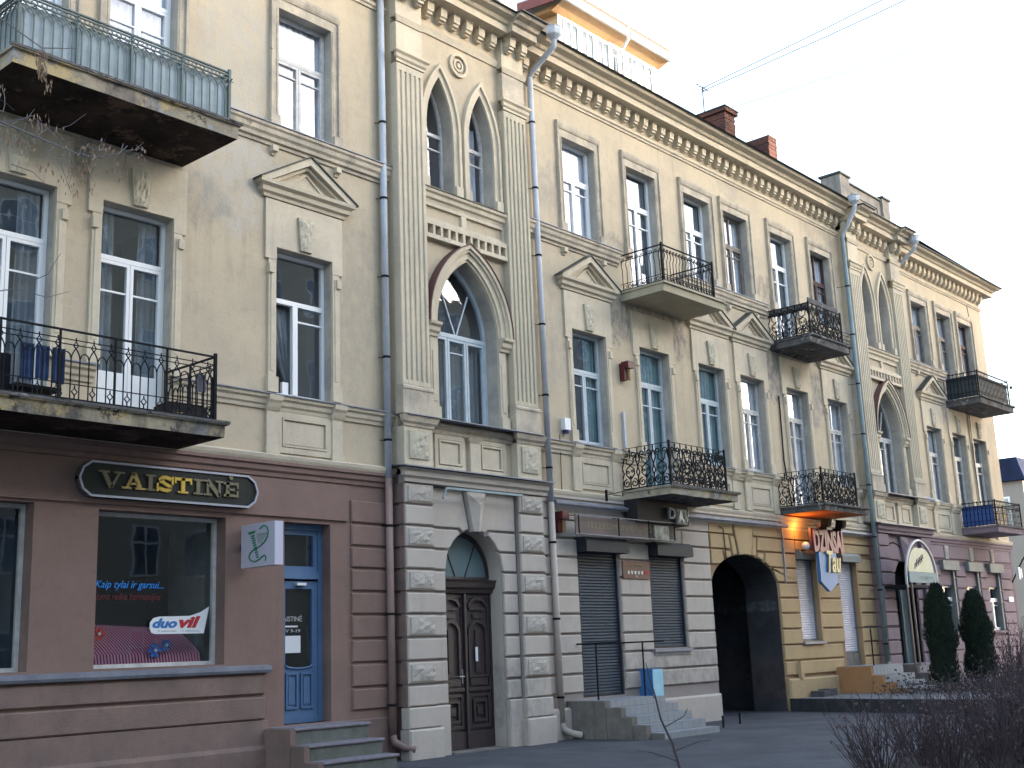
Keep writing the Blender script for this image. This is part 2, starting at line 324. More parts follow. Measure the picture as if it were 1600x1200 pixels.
# raised pavement east of the gate passage
pv = MB()
pv.add([(26.95,0,GZ-.05),(26.75,-1.2,GZ-.05),(25.9,-5.2,GZ-.05),(60,-5.2,GZ-.05),(60,0,GZ-.05),(26.95,0,.33),(26.75,-1.2,.33),(25.9,-5.2,.33),(60,-5.2,.33),(60,0,.33)],
  [(5,6,7,8,9),(0,1,6,5),(1,2,7,6),(2,3,8,7),(3,4,9,8),(4,0,5,9)])
struct(pv.build('pavement', mat('pavement_concrete', (.17, .18, .20), .85, 0, (.12, .127, .14), 1.6, .5, 30, .3)))
kb = MB()
def kerb(x0, y0, x1, y1, n):
    for i in range(n):
        a, b = i/n, (i+1)/n-.012/ math.hypot(x1-x0, y1-y0)
        d = Vector((x1-x0, y1-y0)).normalized(); nn = Vector((d.y, -d.x))*.07
        A = Vector((x0, y0))+(Vector((x1, y1))-Vector((x0, y0)))*a; Bq = Vector((x0, y0))+(Vector((x1, y1))-Vector((x0, y0)))*b
        kk = MB(); kk.add([(A.x-nn.x,A.y-nn.y,GZ-.04),(Bq.x-nn.x,Bq.y-nn.y,GZ-.04),(Bq.x+nn.x,Bq.y+nn.y,GZ-.04),(A.x+nn.x,A.y+nn.y,GZ-.04),
          (A.x-nn.x,A.y-nn.y,.345),(Bq.x-nn.x,Bq.y-nn.y,.345),(Bq.x+nn.x,Bq.y+nn.y,.345),(A.x+nn.x,A.y+nn.y,.345)], [(4,5,6,7),(0,1,5,4),(1,2,6,5),(2,3,7,6),(3,0,4,7)])
        struct(kk.build('kerb_stone', kmat))
kmat = mat('dark_kerb', (.05, .052, .058), .9, 0, (.03, .032, .036), 5, .5, 30, .3)
kerb(26.88, -.12, 26.68, -1.2, 1); kerb(26.68, -1.22, 25.83, -5.2, 4)

# ================================================================ BUILDING
B = thing('apartment_building', 'long three storey beige plaster tenement with pointed arch bays and coloured shop fronts', 'building', (24, 6, GZ))
OPEN = []
WX0 = 1.0
UP = [7.28, 9.08, 12.18, 19.74, 22.07, 24.42, 26.25, 28.60, 30.86, 37.6, 39.64, 41.5]
FI = [7.22, 9.08, 12.15, 19.76, 22.15, 24.54, 26.44, 28.76, 31.05, 37.73, 39.78, 41.6]
def uz(x): return 12.48 if x < 33 else 12.32
upr = [(c-.575, c+.575, 9.32 if i in (0, 1, 4, 7, 10) else 10.30, uz(c)) for i, c in enumerate(UP)]
fir = [(c-.575, c+.575, 4.96 if i in (0, 1, 4, 7, 10) else 5.80, 8.2) for i, c in enumerate(FI)]
upr.append((4.4, 5.55, 10.3, 12.48)); fir.append((4.4, 5.55, 5.8, 8.2))
GRD_L = [(5.6, 7.7, 1.67, 3.82), (8.62, 10.68, 1.67, 3.79), (11.76, 12.68, .75, 3.79), (2.6, 4.7, 1.67, 3.8)]
GRD_M = [(19.02, 20.32, .77, 3.83), (21.47, 22.70, 1.65, 3.83)]
GRD_Y = [(27.9, 28.87, 1.68, 3.9), (30.18, 31.14, 1.0, 3.9)]
GRD_R = [(36.97, 38.08, 1.78, 3.97), (39.0, 40.1, 1.78, 3.97), (40.85, 41.93, 1.78, 3.97)]
GA = ellip(25.37, 2.95, 3.73, 1.49, 20)
for (x0, x1) in ((WX0, 14.05), (17.65, 32.15), (35.75, 43.35)):
    mb = MB(); h = [r for r in upr+fir if x0 < r[0] < x1]
    wall(mb, x0, x1, 4.70, 13.95, 0, h); mb.build('wall', 'wall', B)
mb = MB(); wall(mb, WX0, 14.05, 0, 4.70, 0, GRD_L); mb.build('wall', 'pink', B)
mb = MB(); wall(mb, 17.65, 23.86, 0, 4.70, 0, GRD_M); mb.build('wall', 'groovec', B)
mb = MB(); wall(mb, 23.86, 32.15, 0, 4.70, 0, GRD_Y, [((23.88, 26.86, 0, 3.80), [(23.88, 0)]+GA+[(26.86, 0)])]); mb.build('wall', 'groovey', B)
mb = MB(); wall(mb, 35.75, 43.35, 0, 4.70, 0, GRD_R); mb.build('wall', 'groovem', B)
# body of the building behind the street front
mb = MB(); mb.quad((WX0, 12, 0), (43.35, 12, 0), (43.35, 12, 14), (WX0, 12, 14)); mb.quad((43.35, 0, 0), (43.35, 12, 0), (43.35, 12, 13.9), (43.35, 0, 13.9)); mb.quad((WX0, 0, 0), (WX0, 12, 0), (WX0, 12, 14), (WX0, 0, 14))
mb.quad((WX0, 0, 4.68), (43.35, 0, 4.68), (43.35, 12, 4.68), (WX0, 12, 4.68)); mb.quad((WX0, 0, 9.0), (43.35, 0, 9.0), (43.35, 12, 9.0), (WX0, 12, 9.0))
mb.build('side_wall', 'wall', B)
mb = MB()
mb.add([(WX0,-.72,14.19),(32.1,-.72,14.19),(43.6,-.72,13.93),(43.6,5.6,16.9),(WX0,5.6,17.2),(43.6,12.4,13.9),(WX0,12.4,14.1)], [(0,1,2,3,4),(4,3,5,6)]); mb.build('roof', 'roof', B)
mb = MB(); mb.add([(43.37,-.3,13.8),(43.37,12,13.8),(43.37,5.6,16.85)], [(0,1,2)]); mb.build('gable_wall', 'wall', B)

# ---- windows
def frame_rect(mb, x0, x1, z0, z1, y0, y1, t):
    mb.box(x0, x0+t, y0, y1, z0, z1); mb.box(x1-t, x1, y0, y1, z0, z1); mb.box(x0+t, x1-t, y0, y1, z0, z0+t); mb.box(x0+t, x1-t, y0, y1, z1-t, z1)
def window(x0, x1, zb, zt, y=0, dep=.17, fr='white', cur='curtain', style='A', tr=.63, name='window', rev='reveal', par=None, gl='glass', room=True, curh=1.0, half=None):
    par = par or B; w_ = x1-x0; h = zt-zb; Y = y+dep
    mb = MB(); t = .055; frame_rect(mb, x0+.003, x1-.003, zb+.003, zt-.003, Y, Y+.07, t)
    zm = zb+h*tr; cx = (x0+x1)/2; panes = []
    if style in 'AFB':
        mb.box(x0+t, x1-t, Y-.015, Y+.06, zm-.035, zm+.035)
        if style == 'B': mb.box(cx-.02, cx+.02, Y, Y+.06, zm+.035, zt-t)
        zl = zb+t; za = zb+(zm-zb)*.80
        for k in (0, 1):
            a, b = (x0+t, cx) if k == 0 else (cx, x1-t)
            frame_rect(mb, a+.004, b-.004, zl+.004, zm-.039, Y-.012, Y+.05, .05)
            mb.box(a+.054, b-.054, Y, Y+.04, za-.014, za+.014)
            if style == 'F': mb.box(a+.054, b-.054, Y-.002, Y+.04, zl+.05, zl+.75)
            panes.append((a+.05, b-.05, zl+.04, zm-.08))
        panes.append((x0+t, x1-t, zm+.03, zt-t+.01))
    elif style == 'C':   # fixed shop window
        panes.append((x0+t, x1-t, zb+t, zt-t))
    elif style == 'D':   # single tall leaf pair with transom light
        mb.box(x0+t, x1-t, Y-.01, Y+.06, zm-.04, zm+.04); panes = [(x0+t, x1-t, zb+t, zm-.04), (x0+t, x1-t, zm+.04, zt-t)]
        mb.box(x0+t+.0, x0+t+.07, Y-.005, Y+.05, zb+t, zm-.04); mb.box(x1-t-.07, x1-t, Y-.005, Y+.05, zb+t, zm-.04)
    elif style == 'E':   # white frame, right leaf with bar, left leaf plain
        mb.box(x0+t, x1-t, Y-.015, Y+.06, zm-.04, zm+.04); mb.box(cx-.10, cx-.0, Y-.015, Y+.06, zb+t, zm-.04)
        mb.box(cx, x1-t, Y, Y+.05, zb+(zm-zb)*.82-.014, zb+(zm-zb)*.82+.014)
        panes = [(cx, x1-t, zb+t, zm-.04), (x0+t, x1-t, zm+.04, zt-t)]
    W = mb.build(name, fr, par, ((x0+x1)/2, Y, zb))
    for p in panes: MB().quad((p[0], Y+.03, p[2]), (p[1], Y+.03, p[2]), (p[1], Y+.03, p[3]), (p[0], Y+.03, p[3])).build('pane', gl, W, (p[0], Y+.03, p[2]))
    rv = MB(); yy = Y+.07
    rv.quad((x0, y, zb), (x0, yy, zb), (x0, yy, zt), (x0, y, zt)); rv.quad((x1, y, zb), (x1, yy, zb), (x1, yy, zt), (x1, y, zt))
    rv.quad((x0, y, zt), (x1, y, zt), (x1, yy, zt), (x0, yy, zt)); rv.quad((x0, y, zb), (x1, y, zb), (x1, yy, zb), (x0, yy, zb))
    rv.build('reveal', rev, W, (x0, y, zb))
    if room:
        rm = MB(); a, b, c, d, e, f = x0-.25, x1+.25, yy+.01, yy+1.6, zb-.15, zt+.15
        rm.quad((a,d,e),(b,d,e),(b,d,f),(a,d,f)); rm.quad((a,c,e),(a,d,e),(a,d,f),(a,c,f)); rm.quad((b,c,e),(b,d,e),(b,d,f),(b,c,f)); rm.quad((a,c,f),(b,c,f),(b,d,f),(a,d,f)); rm.quad((a,c,e),(b,c,e),(b,d,e),(a,d,e))
        rm.build('room_interior', 'room' if gl == 'glass' else 'dark', W, (x0, yy, zb))
    if cur:
        mb = MB(); zc = zt-.03-(zt-zb)*curh
        if half == 'sides': wavy(mb, x0+.03, x0+w_*.33, zc, zt-.02, yy+.05); wavy(mb, x1-w_*.33, x1-.03, zc, zt-.02, yy+.05)
        elif half == 'right': wavy(mb, x0+w_*.62, x1-.03, zc, zt-.02, yy+.05)
        else: wavy(mb, x0+.02, x1-.02, zc, zt-.02, yy+.05)
        mb.build('curtain', cur, W, (x0, yy, zb))
    return W
def rr(r): return dict(x0=r[0], x1=r[1], zb=r[2], zt=r[3])
US = [('A','white','curtain','sides'),('F','white','curtain',None),('A','whiteold','curtain',None),('A','white','curtain',None),('A','white','curtaing','sides'),('A','white','curtaing','sides'),('B','brownframe','curtain',None),
      ('A','white','curtaing','sides'),('B','redframe','curtain',None),('A','brownframe','curtain',None),('A','brownframe','curtain',None),('A','redframe','curtain',None),('A','white','curtain',None)]
for r, (st, fr, cu, hf) in zip(upr, US):
    fb = r[2] < 10; window(**rr(r), style=st, fr=fr, cur=cu, half=hf, tr=.63 if not fb else .74, name='balcony_door' if fb else 'window')
FS = [('A','white','curtaing','sides'),('F','white','curtaing','sides'),('E','white','curtain','x'),('A','lightblue','curtaint','sides'),('A','lightblue','curtaint',None),('A','lightblue','curtaint',None),('A','whiteold','curtain',None),
      ('A','whiteold','curtain',None),('A','whiteold','curtain',None),('A','whiteold','curtain','sides'),('A','whiteold','curtaing','right'),('A','whiteold','curtaing','right'),('A','white','curtain',None)]
for i, (r, (st, fr, cu, hf)) in enumerate(zip(fir, FS)):
    fb = r[2] < 5.5
    W = window(**rr(r), style=st, fr=fr, cur=None if hf == 'x' else cu, half=hf, tr=.66 if not fb else .765, name='balcony_door' if fb else 'window')
    if hf == 'x':   # open leaf with a curtain blown through
        mb = MB(); z0, z1 = r[2]+.05, r[2]+1.5; x0 = r[0]+.07; n = 12; rows = []
        for j in range(13):
            f = j/12; z = z1-(z1-z0-.25)*f; xa = x0+.02+.28*f**1.6; xb = x0+.44+.02*math.sin(f*5)
            rows.append([(xa+(xb-xa)*i_/n, .30-.05*f+.025*math.sin(i_*1.9+f*2), z) for i_ in range(n+1)])
        for j in range(12):
            for i_ in range(n): mb.quad(rows[j][i_], rows[j][i_+1], rows[j+1][i_+1], rows[j+1][i_])
        mb.build('curtain', 'curtaing', W, (x0, .3, z0))
        MB().box(r[0]+.3, r[0]+.42, .2, .26, r[2]+.06, r[2]+.26).build('card', 'white', W, (r[0]+.3, .2, r[2]+.06))

# ---- architraves of the top floor: flat band with outer bead, ears at the head
def architrave(r):
    x0, x1, zb, zt = r; zb = max(zb, 10.28); mb = MB(); w1, w2 = .13, .045
    mb.box(x0-w1, x0, -.035, .0, zb+.02, zt); mb.box(x1, x1+w1, -.035, 0, zb+.02, zt); mb.box(x0-w1, x1+w1, -.035, 0, zt, zt+.17)
    mb.box(x0-w1-w2, x0-w1, -.075, 0, zb+.02, zt+.17); mb.box(x1+w1, x1+w1+w2, -.075, 0, zb+.02, zt+.17)
    mb.molding(x0-w1-w2, x1+w1+w2, [(0,zt+.17),(-.05,zt+.17),(-.07,zt+.21),(-.085,zt+.27),(-.085,zt+.32),(0,zt+.35)])
    mb.box(x0-w1-w2-.02, x0-.004, -.1, 0, zb-.02, zb+.18); mb.box(x1+.004, x1+w1+w2+.02, -.1, 0, zb-.02, zb+.18)
    mb.box(x0-.045, x0-.025, -.045, -.03, zb+.2, zt); mb.box(x1+.025, x1+.045, -.045, -.03, zb+.2, zt)
    mb.build('architrave', 'trimdirty', B, ((x0+x1)/2, 0, zb))
for r in upr: architrave(r)

# ---- sill courses, string courses, cornices
def course(x0, x1, prof, name, m_, ml=0, mr=0, yw=0):
    return MB().molding(x0, x1, prof, ml, mr, yw).build(name, m_, B, (x0, 0, prof[0][1]))
def sill2(x0, x1, z=10.25):
    course(x0, x1, [(0,z-.32),(-.03,z-.32),(-.035,z-.27),(-.08,z-.25),(-.085,z-.19),(-.12,z-.15),(-.13,z-.08),(-.16,z-.05),(-.16,z),(0,z+.03)], 'sill_course', 'trimdirty')
    course(x0, x1, [(0,z+.034),(-.18,z+.004),(-.18,z+.02),(0,z+.052)], 'sill_flashing', 'tin')
sill2(9.85, 14.04); sill2(17.66, 20.98); sill2(23.45, 27.4); sill2(29.8, 32.13); sill2(35.77, 39.1, 10.18); sill2(WX0, 6.4); sill2(42.2, 43.35, 10.18)
def sill1(x0, x1, z=5.77):
    course(x0, x1, [(0,z-.25),(-.03,z-.25),(-.04,z-.20),(-.07,z-.17),(-.08,z-.11),(-.12,z-.08),(-.13,z-.03),(0,z-.01)], 'sill_course', 'trim')
    course(x0, x1, [(0,z+.01),(-.155,z-.028),(-.155,z-.010),(0,z+.028)], 'sill_flashing', 'tin')
for a, b in ((7.85, 8.45), (9.7, 14.04), (17.66, 21.5), (22.8, 27.9), (29.4, 32.13), (35.77, 39.15), (40.4, 43.35), (WX0, 6.6)): sill1(a, b)
def brackets(r):
    for x in (r[0]-.10, r[1]+.10):
        MB().box(x-.055, x+.055, -.10, -.002, 9.83, 9.93).add([(x-.045,-.002,9.83),(x+.045,-.002,9.83),(x+.045,-.06,9.83),(x-.045,-.06,9.83),(x-.03,-.002,9.77),(x+.03,-.002,9.77),(x+.03,-.03,9.77),(x-.03,-.03,9.77)],
            [(4,5,6,7),(0,1,5,4),(1,2,6,5),(2,3,7,6),(3,0,4,7)]).build('bracket', 'trim', B, (x, 0, 9.83))
for i in (2, 3, 5, 6, 8, 9): brackets(upr[i])
# string course below the modillions, modillions, corona and gutter
def eaves(x0, x1, dz=0, y=0, ml=0, mr=0, mods=True):
    z = 13.32+dz
    course(x0, x1, [(y,z),(y-.03,z),(y-.04,z+.04),(y-.07,z+.06),(y-.075,z+.11),(y,z+.14)], 'string_course', 'trim')
    course(x0, x1, [(y,z+.44),(y-.02,z+.52),(y-.25,z+.54),(y-.38,z+.54),(y-.38,z+.68),(y-.43,z+.70),(y-.47,z+.76),(y-.60,z+.80),(y-.64,z+.86),(y,z+.87)], 'cornice', 'trim', ml, mr, y)
    course(x0, x1, [(y,z+.874),(y-.69,z+.862),(y-.69,z+.885),(y,z+.90)], 'eaves_flashing', 'tindark', ml, mr, y)
MODME = None
def modillion(x, y, z):
    global MODME
    if MODME is None:
        m_ = MB(); a = .085
        m_.add([(-a,0,0),(a,0,0),(a,-.20,0),(-a,-.20,0),(-a,0,-.2),(a,0,-.2),(a,-.18,-.2),(-a,-.18,-.2)], [(0,1,2,3),(4,7,6,5),(3,2,6,7),(0,3,7,4),(1,5,6,2)])
        m_.box(-a-.015, a+.015, -.215, 0, -.035, .02)
        m_.box(-a+.012, a-.012, -.15, 0, -.26, -.2); m_.box(-a+.025, a-.025, -.10, 0, -.30, -.26)
        o = m_.build('modillion', 'trim', B, (x, y, z)); 
        # mesh was built in world coordinates around the origin: keep it local
        for v in o.data.vertices: v.co += Vector((x, y, z))
        MODME = o.data; return o
    return link('modillion', MODME, B, (x, y, z))
def mods(x0, x1, y, z, pitch=.357):
    n = max(1, round((x1-x0)/pitch)); 
    for i in range(n): modillion(x0+(i+.5)*(x1-x0)/n, y, z)
eaves(WX0, 14.05); mods(9.4, 14.0, 0, 13.85)
eaves(17.65, 32.15); mods(17.75, 32.1, 0, 13.85)
eaves(35.75, 43.35, -.22, 0, 0, 1); mods(35.85, 43.3, 0, 13.63)

# ---- first-floor window dressings
def vermic(cx, z0, z1, w0, w1, y, name='keystone', m_='rough', p=.05, parent=None):
    """tapering rough block: bottom half-width w0, top half-width w1, vermiculated face"""
    mb = MB(); nx, nz = 7, max(4, int((z1-z0)/.055)); rnd = random.Random(cx*91+z0)
    mb.poly([(cx-w0,z0),(cx+w0,z0),(cx+w1,z1),(cx-w1,z1)], y, y-p)
    P = []
    for j in range(nz+1):
        f = j/nz; w_ = (w0+(w1-w0)*f)-.012; z = z0+.012+(z1-z0-.024)*f
        P.append([(cx-w_+2*w_*i/nx+(rnd.uniform(-.008,.008) if 0<i<nx else 0), y-p-(rnd.uniform(.0, .028) if 0<i<nx and 0<j<nz else .001), z) for i in range(nx+1)])
    for j in range(nz):
        for i in range(nx): mb.quad(P[j][i], P[j][i+1], P[j+1][i+1], P[j+1][i])
    return mb.build(name, m_, parent or B, (cx, y, z0))
def dress(i, ped=True, key=True, panel=True, m_='trim'):
    r = fir[i]; cx = (r[0]+r[1])/2; zb = r[2]
    mb = MB(); 
    mb.box(cx-.80, cx-.58, -.045, 0, 7.99, 9.0); mb.box(cx+.58, cx+.80, -.045, 0, 7.99, 9.0); mb.box(cx-.58, cx+.58, -.045, 0, 8.204, 9.0)
    mb.build('lintel_panel', m_, B, (cx, 0, 8))
    for s in (-1, 1):
        x = cx+s*.66
        MB().box(x-.075, x+.075, -.04, 0, max(zb, 5.79)+.26, 7.985).box(x-.035, x+.035, -.052, -.04, max(zb, 5.79)+.34, 7.9).box(x-.10, x+.10, -.07, 0, max(zb, 5.79), max(zb, 5.79)+.25).box(x+s*.04-.045, x+s*.04+.045, -.085, -.0, 7.75, 7.9).build('jamb_strip', m_, B, (x, 0, zb))
    vermic(cx+.0, 8.24, 8.80, .115, .17, -.045, 'keystone', 'rough', .05)
    if ped:
        z = 9.02; MB().molding(cx-.80, cx+.80, [(0,z),(-.06,z),(-.07,z+.05),(-.12,z+.08),(-.13,z+.15),(-.19,z+.19),(-.20,z+.25),(0,z+.27)], 1, 1, 0).build('pediment_cornice', m_, B, (cx, 0, z))
        pd = MB(); za = 9.86; hw = 1.0; z0 = 9.25
        pd.poly([(cx-hw+.16, z0+.02), (cx+hw-.16, z0+.02), (cx, za-.12)], 0, -.05)
        for s in (-1, 1):
            o = [(cx+s*hw, z0+.02), (cx, za), (cx, za-.13), (cx+s*(hw-.20), z0+.02)]; pd.poly(o if s < 0 else o[::-1], 0, -.20)
            o = [(cx+s*(hw-.22), z0+.021), (cx, za-.145), (cx, za-.2), (cx+s*(hw-.33), z0+.021)]; pd.poly(o if s < 0 else o[::-1], -.05, -.13)
            o = [(cx+s*.42, z0+.05), (cx, z0+.36), (cx, z0+.32), (cx+s*.36, z0+.05)]; pd.poly(o if s < 0 else o[::-1], -.05, -.08)
        pd.build('pediment', m_, B, (cx, 0, z0))
        pf = MB()
        for s in (-1, 1):
            o = [(cx+s*(hw+.03), z0+.005), (cx+s*(hw+.03), z0+.03), (cx, za+.03), (cx, za+.005)]; pf.poly(o if s > 0 else o[::-1], 0, -.225, back=True)
        pf.build('pediment_flashing', 'tindark', B, (cx, 0, z0))
    if panel:
        for s in (-1, 1):
            x = cx+s*.66; MB().box(x-.11, x+.11, -.05, 0, 4.86, 5.5).box(x-.13, x+.13, -.07, 0, 4.80, 4.93).build('apron_pilaster', m_, B, (x, 0, 4.8))
            MB().molding(x-.13, x+.13, [(0,5.5),(-.06,5.5),(-.09,5.55),(-.12,5.62),(-.15,5.66),(-.16,5.735),(0,5.735)]).build('apron_capital', m_, B, (x, 0, 5.5))
        mb = MB(); frame_rect(mb, cx-.549, cx+.549, 4.86, 5.515, -.03, 0, .09); frame_rect(mb, cx-.45, cx+.45, 4.96, 5.42, -.04, 0, .03)
        mb.box(cx-.40, cx+.40, -.012, -.002, 5.01, 5.37); mb.build('apron_panel', m_, B, (cx, 0, 4.86))
for i in range(13):
    dress(i, ped=i in (2, 3, 5, 6, 8, 9, 12), panel=i in (2, 3, 5, 6, 8, 9, 11, 12))
# ---- cornice over the ground floor
def gcorn(x0, x1, m1, z=4.66, d=0):
    course(x0, x1, [(0,z),(-.10,z+.0),(-.12,z+.04),(-.13,z+.09),(0,z+.14)], 'belt_course', 'trim')
    course(x0, x1, [(0,z-.23),(-.03,z-.23),(-.035,z-.17),(-.07,z-.14),(-.075,z-.07),(-.11,z-.05),(-.11,z-.003),(0,z-.003)], 'belt_course', m1)
gcorn(WX0, 14.05, 'pink', 4.70); gcorn(17.65, 23.855, 'cream'); gcorn(23.857, 32.15, 'trim'); gcorn(35.75, 43.35, 'mauve')
course(18.2, 27.3, [(-.13,4.46),(-.19,4.44),(-.22,4.48),(-.22,4.52),(-.13,4.56)], 'gutter', 'tin')
course(29.8, 32.0, [(-.13,4.46),(-.19,4.44),(-.22,4.48),(-.22,4.52),(-.13,4.56)], 'gutter', 'tin')

# ---- rusticated blocks
JR = [(.86,1.22),(1.22,1.60),(1.60,1.98),(1.98,2.36),(2.36,2.73),(2.73,3.10),(3.10,3.46),(3.46,3.83),(3.83,4.19)]
BC = {}; BN = [0]; G2 = .021
def block(x0, x1, z0, z1, m_, y=0, p=.05):
    key = (round(x1-x0, 2), round(z1-z0, 2), m_, p)
    if key not in BC:
        w_, h = x1-x0, z1-z0; mb = MB().poly([(-w_/2,-h/2),(w_/2,-h/2),(w_/2,h/2),(-w_/2,h/2)], 0, -p, .018)
        me = bpy.data.meshes.new('stone_block'); me.from_pydata(mb.v, [], mb.f); me.materials.append(MA[m_]); BC[key] = me
    BN[0] += 1; return link('stone_block', BC[key], B, ((x0+x1)/2, y, (z0+z1)/2))
def blocks(x0, x1, rows, m_, y=0, p=.05):
    for a, b in rows: block(x0, x1, a+G2, b-G2, m_, y, p)
def pblock(pts, m_, y=0, p=.05):
    c = sum(q[0] for q in pts)/len(pts); BN[0] += 1
    return MB().poly(inset(pts, G2), y, y-p, .015).build('stone_block', m_, B, (c, y, pts[0][1]))
# pink shop: strip by the downpipe, base courses, plinth, lintel line
blocks(13.1, 13.97, JR[:-1]+[(3.83, 4.23)], 'pink', 0, .04)
for z0, z1 in ((.84, 1.20), (1.20, 1.52)): block(WX0, 4.98, z0+G2, z1-G2, 'pinkdirty', 0, .05); block(5.02, 11.38, z0+G2, z1-G2, 'pinkdirty', 0, .05)
MB().molding(WX0, 11.42, [(0,0),(-.12,0),(-.12,.44),(-.08,.50),(-.075,.84),(0,.85)]).build('plinth', 'pinkdirty', B, (6, 0, 0))
MB().molding(11.42, 14.0, [(0,0),(-.03,0),(-.03,.72),(0,.74)]).build('plinth', 'pinkdirty', B, (12, 0, 0))
course(WX0, 11.45, [(0,1.53),(-.10,1.53),(-.12,1.57),(-.12,1.62),(0,1.64)], 'shop_sill', 'tin')
MB().box(WX0, 13.03, -.045, 0, 3.86, 4.44).build('fascia_band', 'pink', B, (8, 0, 3.86))
# cream part
blocks(17.66, 18.97, JR, 'cream'); 
blocks(20.37, 21.42, JR[2:-1], 'cream'); blocks(20.37, 23.84, JR[:2], 'cream'); blocks(22.74, 23.84, JR[2:6], 'cream')
for a in (JR[8],): block(17.66, 23.84, a[0]+G2, a[1]-G2, 'cream') if False else None
blocks(18.99, 22.72, [JR[8]], 'cream'); blocks(22.74, 23.84, JR[6:], 'cream')
MB().box(17.66, 23.86, -.04, 0, 4.21, 4.43).build('fascia_band', 'cream', B, (20, 0, 4.2))
mb = MB().poly([(20.5,0),(23.80,0),(23.80,.62),(20.5,.62)], 0, -.13, .04); mb.build('plinth', 'cream', B, (22, 0, 0))
MB().poly([(17.66,0),(18.95,0),(18.95,.62),(17.66,.62)], 0, -.13, .04).build('plinth', 'cream', B, (18, 0, 0))
# yellow part around the gate arch
cx = 25.37; ea = lambda dx: 2.95+.78*math.sqrt(max(0, 1-(dx/1.49)**2))
def arcpts(d0, d1, s, n=5): return [(cx+s*(d0+(d1-d0)*i/n), ea(d0+(d1-d0)*i/n)) for i in range(n+1)]
for s in (-1, 1):
    X = 23.88 if s < 0 else 27.86
    def P_(pts): pblock(pts if s < 0 else pts[::-1], 'yellow')
    if s > 0:
        P_([(X,3.10),(X,3.46)]+[(x,z) for x,z in reversed([(cx+s*1.128,3.46)])]+arcpts(1.128,1.47,s)[1:]+[(cx+s*1.47,3.10)]) if False else pblock([(cx+1.47,3.10),(X,3.10),(X,3.46),(cx+1.128,3.46)]+arcpts(1.15,1.45,1,4), 'yellow')
        pblock([(X,3.46),(X,3.83),(cx+.98,3.83)]+arcpts(.90,1.12,1,3), 'yellow')
        pblock([(cx+.60,4.19),(X,4.19) if False else (cx+.60,4.19)][:0]+[(X,3.83),(X,4.19),(cx+.66,4.19),(cx+.58,3.83)], 'yellow')
    else:
        pblock([(cx-.98,3.83),(23.88,3.83),(23.88,3.46)]+[(cx-d,ea(d)) for d in (1.12,1.05,.97,.90)], 'yellow')
        pblock([(cx-.66,4.19),(23.88,4.19),(23.88,3.83),(cx-.58,3.83)], 'yellow')
    v1 = [(cx+s*.30, ea(.30)), (cx+s*.40, 4.17), (cx+s*.62, 4.17), (cx+s*.54, ea(.54)), (cx+s*.42, ea(.42))]
    v2 = [(cx+s*.57, ea(.57)), (cx+s*.605, 3.81), (cx+s*.93, 3.81), (cx+s*.86, ea(.86)), (cx+s*.7, ea(.7))]
    for v in (v1, v2): pblock(v if s > 0 else v, 'yellow')
    MB().box(*((23.88, cx-.47) if s < 0 else (cx+.47, 27.86)), -.045, 0, 4.21, 4.43).build('fascia_band', 'yellow', B, (cx+s, 0, 4.2))
MB().poly([(cx-.27,ea(.27)+.0),(cx,3.74),(cx+.27,ea(.27)),(cx+.45,4.43),(cx-.45,4.43)], 0, -.075, .015).build('keystone', 'yellow', B, (cx, 0, 3.8))
blocks(26.90, 27.86, JR[2:6], 'yellow'); blocks(26.90, 29.95, JR[:2], 'yellow'); blocks(28.91, 30.13, JR[2:7], 'yellow'); blocks(31.18, 32.1, JR[:7], 'yellow')
blocks(28.91, 30.13, [(3.46, 3.83)], 'yellow'); blocks(31.18, 32.1, [(3.46, 3.83)], 'yellow'); blocks(27.9, 32.1, [(3.92, 4.19)], 'yellow')
MB().box(27.88, 32.12, -.045, 0, 4.21, 4.43).build('fascia_band', 'yellow', B, (30, 0, 4.2))
MB().poly([(26.92,0),(29.5,0),(29.5,.80),(26.92,.80)], 0, -.11, .04).build('plinth', 'yellow', B, (28, 0, 0))
MB().box(27.45, 27.6, -.14, -.05, .78, 1.2).build('plinth_rib', 'yellow', B, (27.5, 0, .8))
# gate passage
mb = MB(); T = .9
prof = [(23.88, 0)]+GA+[(26.86, 0)]
for i in range(len(prof)-1): mb.quad((prof[i][0], 0, prof[i][1]), (prof[i+1][0], 0, prof[i+1][1]), (prof[i+1][0], T, prof[i+1][1]), (prof[i][0], T, prof[i][1]))
wall(mb, 23.2, 27.6, 0, 4.3, T, [], [((23.88, 26.86, 0, 3.80), prof)])
for a, b in (((23.2, T), (23.2, 9)), ((27.6, T), (27.6, 9)), ((23.2, 9), (27.6, 9))): mb.quad((*a, 0), (*b, 0), (*b, 4.3), (*a, 4.3))
mb.quad((23.2, T, 4.3), (27.6, T, 4.3), (27.6, 9, 4.3), (23.2, 9, 4.3))
mb.build('gate_passage', 'passage', B, (25.4, 0, 0))
